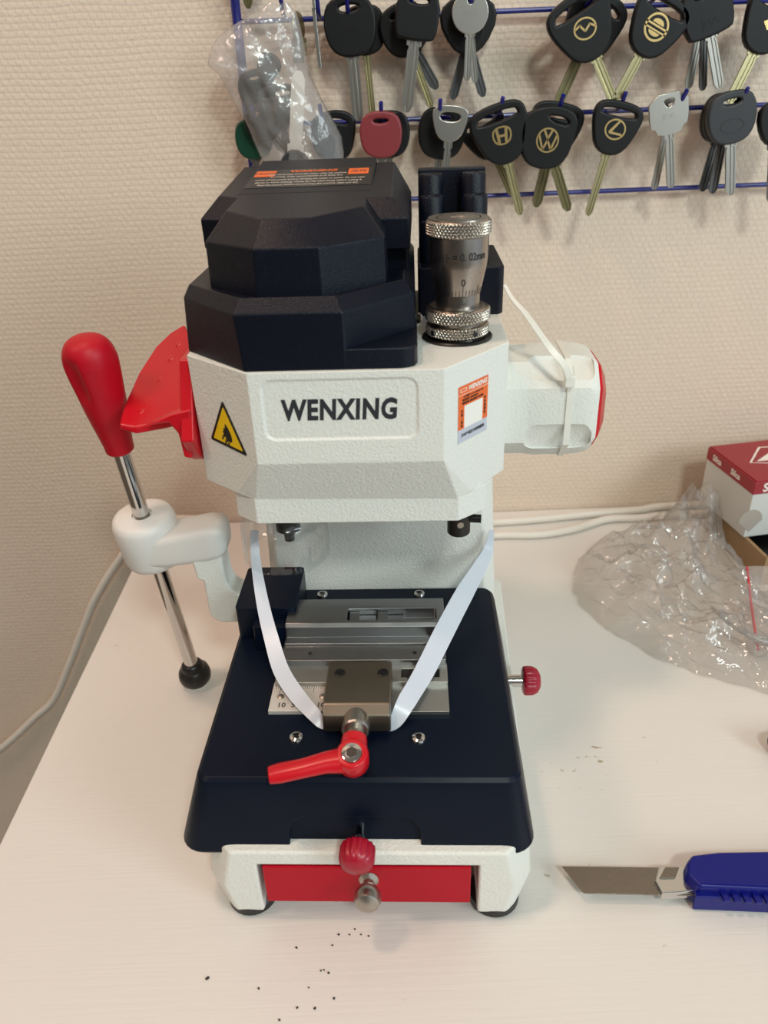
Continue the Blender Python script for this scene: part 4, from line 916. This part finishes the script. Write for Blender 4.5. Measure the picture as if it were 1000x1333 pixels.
# ------------------------------------------------------------------ crumpled bag on the table
PG = [(.1723, .585), (.178, .548), (.1885, .5267), (.2162, .4893), (.25, .462), (.2885, .4397), (.322, .437), (.360, .462), (.366, .50), (.345, .56), (.335, .62), (.336, .69), (.315, .700), (.280, .690), (.24, .672), (.199, .648), (.178, .615)]
bc = Vector((.272, .575, 0)); nseg = 132
cb = root('crumpled_bag', (.272, .575, 0), 'large crumpled clear plastic bag lying on the table near the wall', 'plastic bag')
def pg(t):
    n_ = len(PG); f = t*n_; k = int(f) % n_; return Vector((*PG[k], 0)).lerp(Vector((*PG[(k+1) % n_], 0)), f-int(f))
def sheet(seed, hmax, zb):
    b = BM(); rings = []
    for k in range(1, 41):
        r_ = k/40; rg = []
        for i in range(nseg):
            p = bc.lerp(pg(i/nseg), r_*(1+(.06*noise.noise(Vector((math.cos(2*PI*i/nseg)*5, math.sin(2*PI*i/nseg)*5, 3)))+.03*noise.noise(Vector((math.cos(2*PI*i/nseg)*14, math.sin(2*PI*i/nseg)*14, 3))))*r_))
            back = max(0, (p.y-.56)/.14)
            h = hmax*(1-r_**4)*(.70+.75*back) + (.034*max(0, 1-((p.x-.322)**2+(p.y-.682)**2)/.0030))*(1-r_**10)
            q_ = p*22
            v = noise.turbulence(Vector((q_.x*1.6, q_.y*1.6, seed)), 4, True) - .35
            rd_ = abs(noise.noise(Vector((q_.x*2.6+q_.y*1.5, q_.y*1.4-q_.x*.8, seed+4))))
            z = zb + h*(.70+.70*v) + (.012*(.5-rd_*1.8))*(1-r_**6)
            rg.append(b.verts.new(Vector((p.x+.003*v, p.y-.003*v, max(zb+.0006, z)))-cb.location))
        rings.append(rg)
    cv = b.verts.new(Vector((bc.x, bc.y, zb+hmax))-cb.location)
    for i in range(nseg): b.faces.new((cv, rings[0][i], rings[0][(i+1) % nseg]))
    for a_, c_ in zip(rings[:-1], rings[1:]):
        for i in range(nseg): b.faces.new((a_[i], c_[i], c_[(i+1) % nseg], a_[(i+1) % nseg]))
    return b
m1 = sheet(1.3, .046, .001); m2 = sheet(7.7, .014, .0008); mm = bpy.data.meshes.new('x'); m2.to_mesh(mm); m2.free(); m1.from_mesh(mm)
obj('bag_film', m1, 'bag', cb, angle=60)
b = BM(); pp = smooth_path([(0.275, 0.5271, 0.02), (0.2801, 0.5007, 0.022), (0.2945, 0.4823, 0.02), (0.319, 0.4848, 0.012)], 6)
for dy in (-.0022, 0, .0022):
    tube(b, [Vector(p)+Vector((0, dy, abs(dy)*.5))-cb.location for p in pp], .0022, 8, [.0012+.0022*k/len(pp)+.0006*math.sin(k*2+dy*900) for k in range(len(pp))])
obj('twisted_neck', b, 'bag', cb, angle=60)

# ------------------------------------------------------------------ boxes at the right edge
bx = root('printed_box', (.3405, .6190, .0305), 'white cardboard box with dark red lid reading Silca at the right edge of the photo', 'box', math.radians(8.5))
BH, BD, BWd = .0600, .0800, .1500
b = BM(); box(b, 0, BWd, 0, BD, 0, BH-.0135); obj('box_body', b, 'box_white', bx, bevel=.0008)
b = BM(); box(b, -.0006, BWd+.0006, -.0006, BD+.0006, BH-.0140, BH-.0012); box(b, .001, BWd-.001, .001, BD, BH-.002, BH); lid = obj('box_lid', b, 'box_red', bx, bevel=.0007)
me = text_mesh('Silca', .0120, .00006, .0003, 0.0, 'LEFT', .95); me.transform(basis((.0085, -.0007, BH-.0078), (1, 0, 0), (0, 0, 1))); obj('box_lettering', me, 'sticker_white', lid, smooth=False)
for t_, yy in (('Silca', .062), ('Silca', .030)):
    me = text_mesh(t_, .0085, .00006, .0002); me.transform(basis((-.0007, yy, BH-.0075), (0, -1, 0), (0, 0, 1))); obj('side_lettering', me, 'sticker_white', lid, smooth=False)
# arrow-shaped emblem on the lid
me = curve_mesh([[(.016, .036), (.044, .066), (.100, .060), (.094, .040), (.062, .022)]], .0002); me.transform(Matrix.Translation((0, 0, BH+.0001))); obj('lid_emblem', me, 'sticker_white', lid, smooth=False)
me = curve_mesh([[(.0185, .0362), (.0450, .0640), (.0980, .0580), (.092, .0415), (.0620, .0240)]], .0002); me.transform(Matrix.Translation((0, 0, BH+.0002))); obj('lid_emblem', me, 'box_red', lid, smooth=False)
me = curve_mesh([[(.024, .037), (.044, .050), (.052, .044), (.066, .056), (.092, .053), (.088, .044), (.064, .037), (.058, .029), (.048, .036)]], .0002); me.transform(Matrix.Translation((0, 0, BH+.0003))); obj('lid_emblem', me, 'sticker_white', lid, smooth=False)
b = BM(); prism(b, [(x+.003, z) for x, z in circ(.012, .0, .018, 24)][0:13] + [(.004, .006)], 'y', -.0004, .0001); obj('box_print', b, 'print_grey', bx, smooth=False)
ct = root('cardboard_tray', (.3500, .5850, 0), 'open brown cardboard tray with a black lining under the white and red box', 'box', math.radians(6))
b = BM(); box(b, -.004, .20, 0, .105, 0, .003)
for a in ((-.004, -.0005, 0, .105), (.1965, .20, 0, .105), (-.004, .20, -.0015, .0015), (-.004, .20, .1035, .1065)): box(b, a[0], a[1], a[2], a[3], .0, .0300)
obj('tray_shell', b, 'carton', ct, bevel=.0004)
b = BM(); box(b, .004, .192, .004, .101, .003, .020); obj('black_lining', b, 'black', ct, bevel=.002)
zb = root('zip_bag', ((0.3243, 0.5374, 0.01)[0], (0.3243, 0.5374, 0.01)[1], 0), 'small clear zip bag with red seal line in front of the cardboard tray', 'plastic bag')
P0, P1 = Vector((0.3205, 0.5655, 0.03)), Vector((0.2978, 0.4819, 0.006))
b = BM(); rows = []
for j in range(13):
    t = j/12; A = (P0+Vector((-.003, .003, 0))).lerp(P1+Vector((-.004, -.004, 0)), t); rr_ = []
    for i in range(13):
        u = i/12; p = A + Vector((.062*u, -.004*u, .004*math.sin(u*PI)+.0015*noise.noise(Vector((u*5, t*6, 2))))); p.z = max(p.z-.010*u*(1-t), .001+.0004*i); rr_.append(b.verts.new(p-zb.location))
    rows.append(rr_)
for a_, c_ in zip(rows[:-1], rows[1:]):
    for i in range(12): b.faces.new((a_[i], a_[i+1], c_[i+1], c_[i]))
ex_ = bmesh.ops.extrude_face_region(b, geom=b.faces[:]); bmesh.ops.translate(b, vec=(0, 0, .0020), verts=[v for v in ex_['geom'] if isinstance(v, bmesh.types.BMVert)])
obj('bag_film', b, 'bag_hang', zb, angle=60)
b = BM(); tube(b, [p-zb.location+Vector((0, 0, .003)) for p in (P0, P0.lerp(P1, .5)+Vector((-.001, 0, .001)), P1)], .0010, 8); part_label(obj('seal_line', b, 'ink_red', zb), 'red seal line')

# ------------------------------------------------------------------ utility knife
kn = root('utility_knife', (.1500, .2880, 0), 'blue snap-off utility knife with its steel blade pointing left, lying on the table', 'knife')
def kp(pts, z0, z1, inset_=0):
    b = BM(); c = sum((Vector(p) for p in pts), Vector())/len(pts)
    add_poly_loft(b, [[(p[0]-kn.location.x, p[1]-kn.location.y, z0) for p in pts], [(p[0]+(c.x-p[0])*inset_-kn.location.x, p[1]+(c.y-p[1])*inset_-kn.location.y, z1) for p in pts]]); return b
zk = .0095
bl = kp([(0.0974, 0.294, 0.0095), (0.1049, 0.2777, 0.0095), (0.1067, 0.2762, 0.0095), (0.1684, 0.2721, 0.0095), (0.1749, 0.2894, 0.0095)], .0090, .0097)
obj('snap_blade', bl, 'blade', kn, bevel=.0001)
col = kp([(0.1479, 0.2812, 0.0115), (0.1494, 0.2725, 0.0115), (0.1573, 0.2726, 0.0115), (0.1729, 0.2734, 0.0115), (0.1792, 0.2898, 0.0115), (0.1532, 0.2905, 0.0115)], .0060, .0120, .03); cl_ = part_label(obj('blade_collar', col, 'chrome', kn, bevel=.0007), 'bright steel collar')
b = kp([(0.1505, 0.2814, 0.0125), (0.1565, 0.2886, 0.0125), (0.1645, 0.2882, 0.0125), (0.1598, 0.2815, 0.0125)], .0118, .0128); obj('collar_window', b, 'blade', cl_, bevel=.0003)
b = kp([(0.1628, 0.2796, 0.015), (0.165, 0.2869, 0.015), (0.1705, 0.2923, 0.015), (0.1869, 0.2936, 0.015), (0.3076, 0.2906, 0.015), (0.3282, 0.281, 0.015), (0.3154, 0.2624, 0.015), (0.2883, 0.2599, 0.015), (0.1672, 0.2712, 0.015)], .0030, .0190, .035)
hd = obj('knife_handle', b, 'knife_blue', kn, bevel=.0022, seg=3)
b = kp([(0.1702, 0.2772, 0.013), (0.1666, 0.2688, 0.013), (0.2877, 0.2581, 0.013), (0.2963, 0.2717, 0.013)], .0015, .0135); obj('grip_strip', b, 'knife_blue', hd, bevel=.0008)
for i in range(14):
    x0 = 944+i*14
    p_ = Vector((0.1831, 0.2684, 0.014)) + (Vector((0.2404, 0.2622, 0.014))-Vector((0.1831, 0.2684, 0.014)))*(i/10)
    b = BM(); box(b, p_.x-.0020-kn.location.x, p_.x+.0020-kn.location.x, p_.y-.0035-kn.location.y, p_.y+.0030-kn.location.y, .0125, .0148); obj('grip_rib', b, 'knife_blue', hd, bevel=.0007)

# tool tip peeking in at the right edge
th_ = root('tool_handle', (.2615, .3825, 0), 'rounded dark blue tool handle end just showing at the right edge of the photo', 'tool')
b = BM(); lathe(b, [(.0, 0), (.0050, .0010), (.0080, .004), (.0092, .009), (.0094, .05), (.0080, .09), (.006, .10)], (0, 0, .0094), (1, .02, 0), 32); obj('handle_grip', b, 'navy_tray', th_)
b = BM(); lathe(b, [(.0030, .098), (.0030, .17)], (0, 0, .0094), (1, .02, 0), 20); obj('tool_shaft', b, 'chrome', th_)

# ------------------------------------------------------------------ cables
def cable(pts, r, label):
    b = BM(); pp = smooth_path(pts, 8); o0 = Vector(pts[0]); tube(b, [p-o0 for p in pp], r, 14); o = obj('power_cable', b, 'cable'); o.location = o0; tag(o, label, 'cable')
cable([(-.02, .700, .0045), (.05, .7150, .0045), (0.1148, 0.7112, 0.0045), (0.1647, 0.7138, 0.0045), (0.2158, 0.7197, 0.0045), (0.2756, 0.725, 0.0045), (.33, .732, .0045), (.60, .733, .0045)], .0040, 'white cable lying straight along the foot of the wall behind the machine')
cable([(-.02, .66, .0045), (.06, .675, .0045), (0.1109, 0.6843, 0.0045), (0.1586, 0.6821, 0.0045), (0.1964, 0.6901, 0.0045), (0.2375, 0.7079, 0.0045), (0.2745, 0.7082, 0.0045), (.34, .712, .0045), (.60, .713, .0045)], .0040, 'white cable on the table curving in front of the straight one')
cable([(-.180, .728, .010), (-.230, .733, .012), (-.262, .7370, -.004), (-0.2956, 0.737, -0.0333), (-0.3368, 0.737, -0.0872), (-0.3556, 0.737, -0.1195), (-0.3925, 0.737, -0.1877), (-0.4247, 0.737, -0.2421), (-0.4564, 0.737, -0.2717), (-0.5138, 0.735, -0.3221), (-.62, .733, -.40), (-.72, .72, -.60), (-.75, .70, -.74)], .0042, 'white power cable dropping off the left edge of the table along the wall')

# ------------------------------------------------------------------ filings on the table
src = None
for i, (x, y) in enumerate([(-.0261, .2662), (-.0226, .2629), (-.0291, .2631), (-.0183, .2618), (-.0352, .2634), (-.0385, .2573), (-.0586, .2568), (-.0442, .2435), (-.0426, .2438), (-.04, .2421), (-.0771, .2354), (-.0503, .2348), (-.0366, .2287), (-.0557, .2248), (-.0464, .2241), (-.0644, .2191)]):
    if src is None:
        b = BM(); bmesh.ops.create_icosphere(b, subdivisions=2, radius=.00062)
        for v in b.verts: v.co.z *= .6; v.co += Vector(noise.noise_vector(v.co*4000))*.0001
        o = obj('metal_filing', b, 'dirt'); src = o
    else: o = src.copy(); COL.objects.link(o)
    s_ = random.uniform(.7, 1.15); o.scale = (s_*random.uniform(.9, 1.4), s_, s_); o.rotation_euler = (0, 0, random.uniform(0, 3)); o.location = (x, y, .0004)
    tag(o, 'tiny round dark filing scattered on the white table in front of the machine', 'metal filing', 'tiny round filings on the table')
b = BM(); bmesh.ops.create_icosphere(b, subdivisions=2, radius=.0008)
for v in b.verts: v.co.z *= .6; v.co.x *= 1.6
o = obj('metal_filing', b, 'dirt'); o.location = (-.1057, .2418, .0005); o.rotation_euler = (0, 0, .6); tag(o, 'largest dark filing, oval, lying left of all the others in front of the machine', 'metal filing')
for o in [o for o in bpy.data.objects if o.name.startswith('warm_') or o.name.startswith('cool_')]: pass
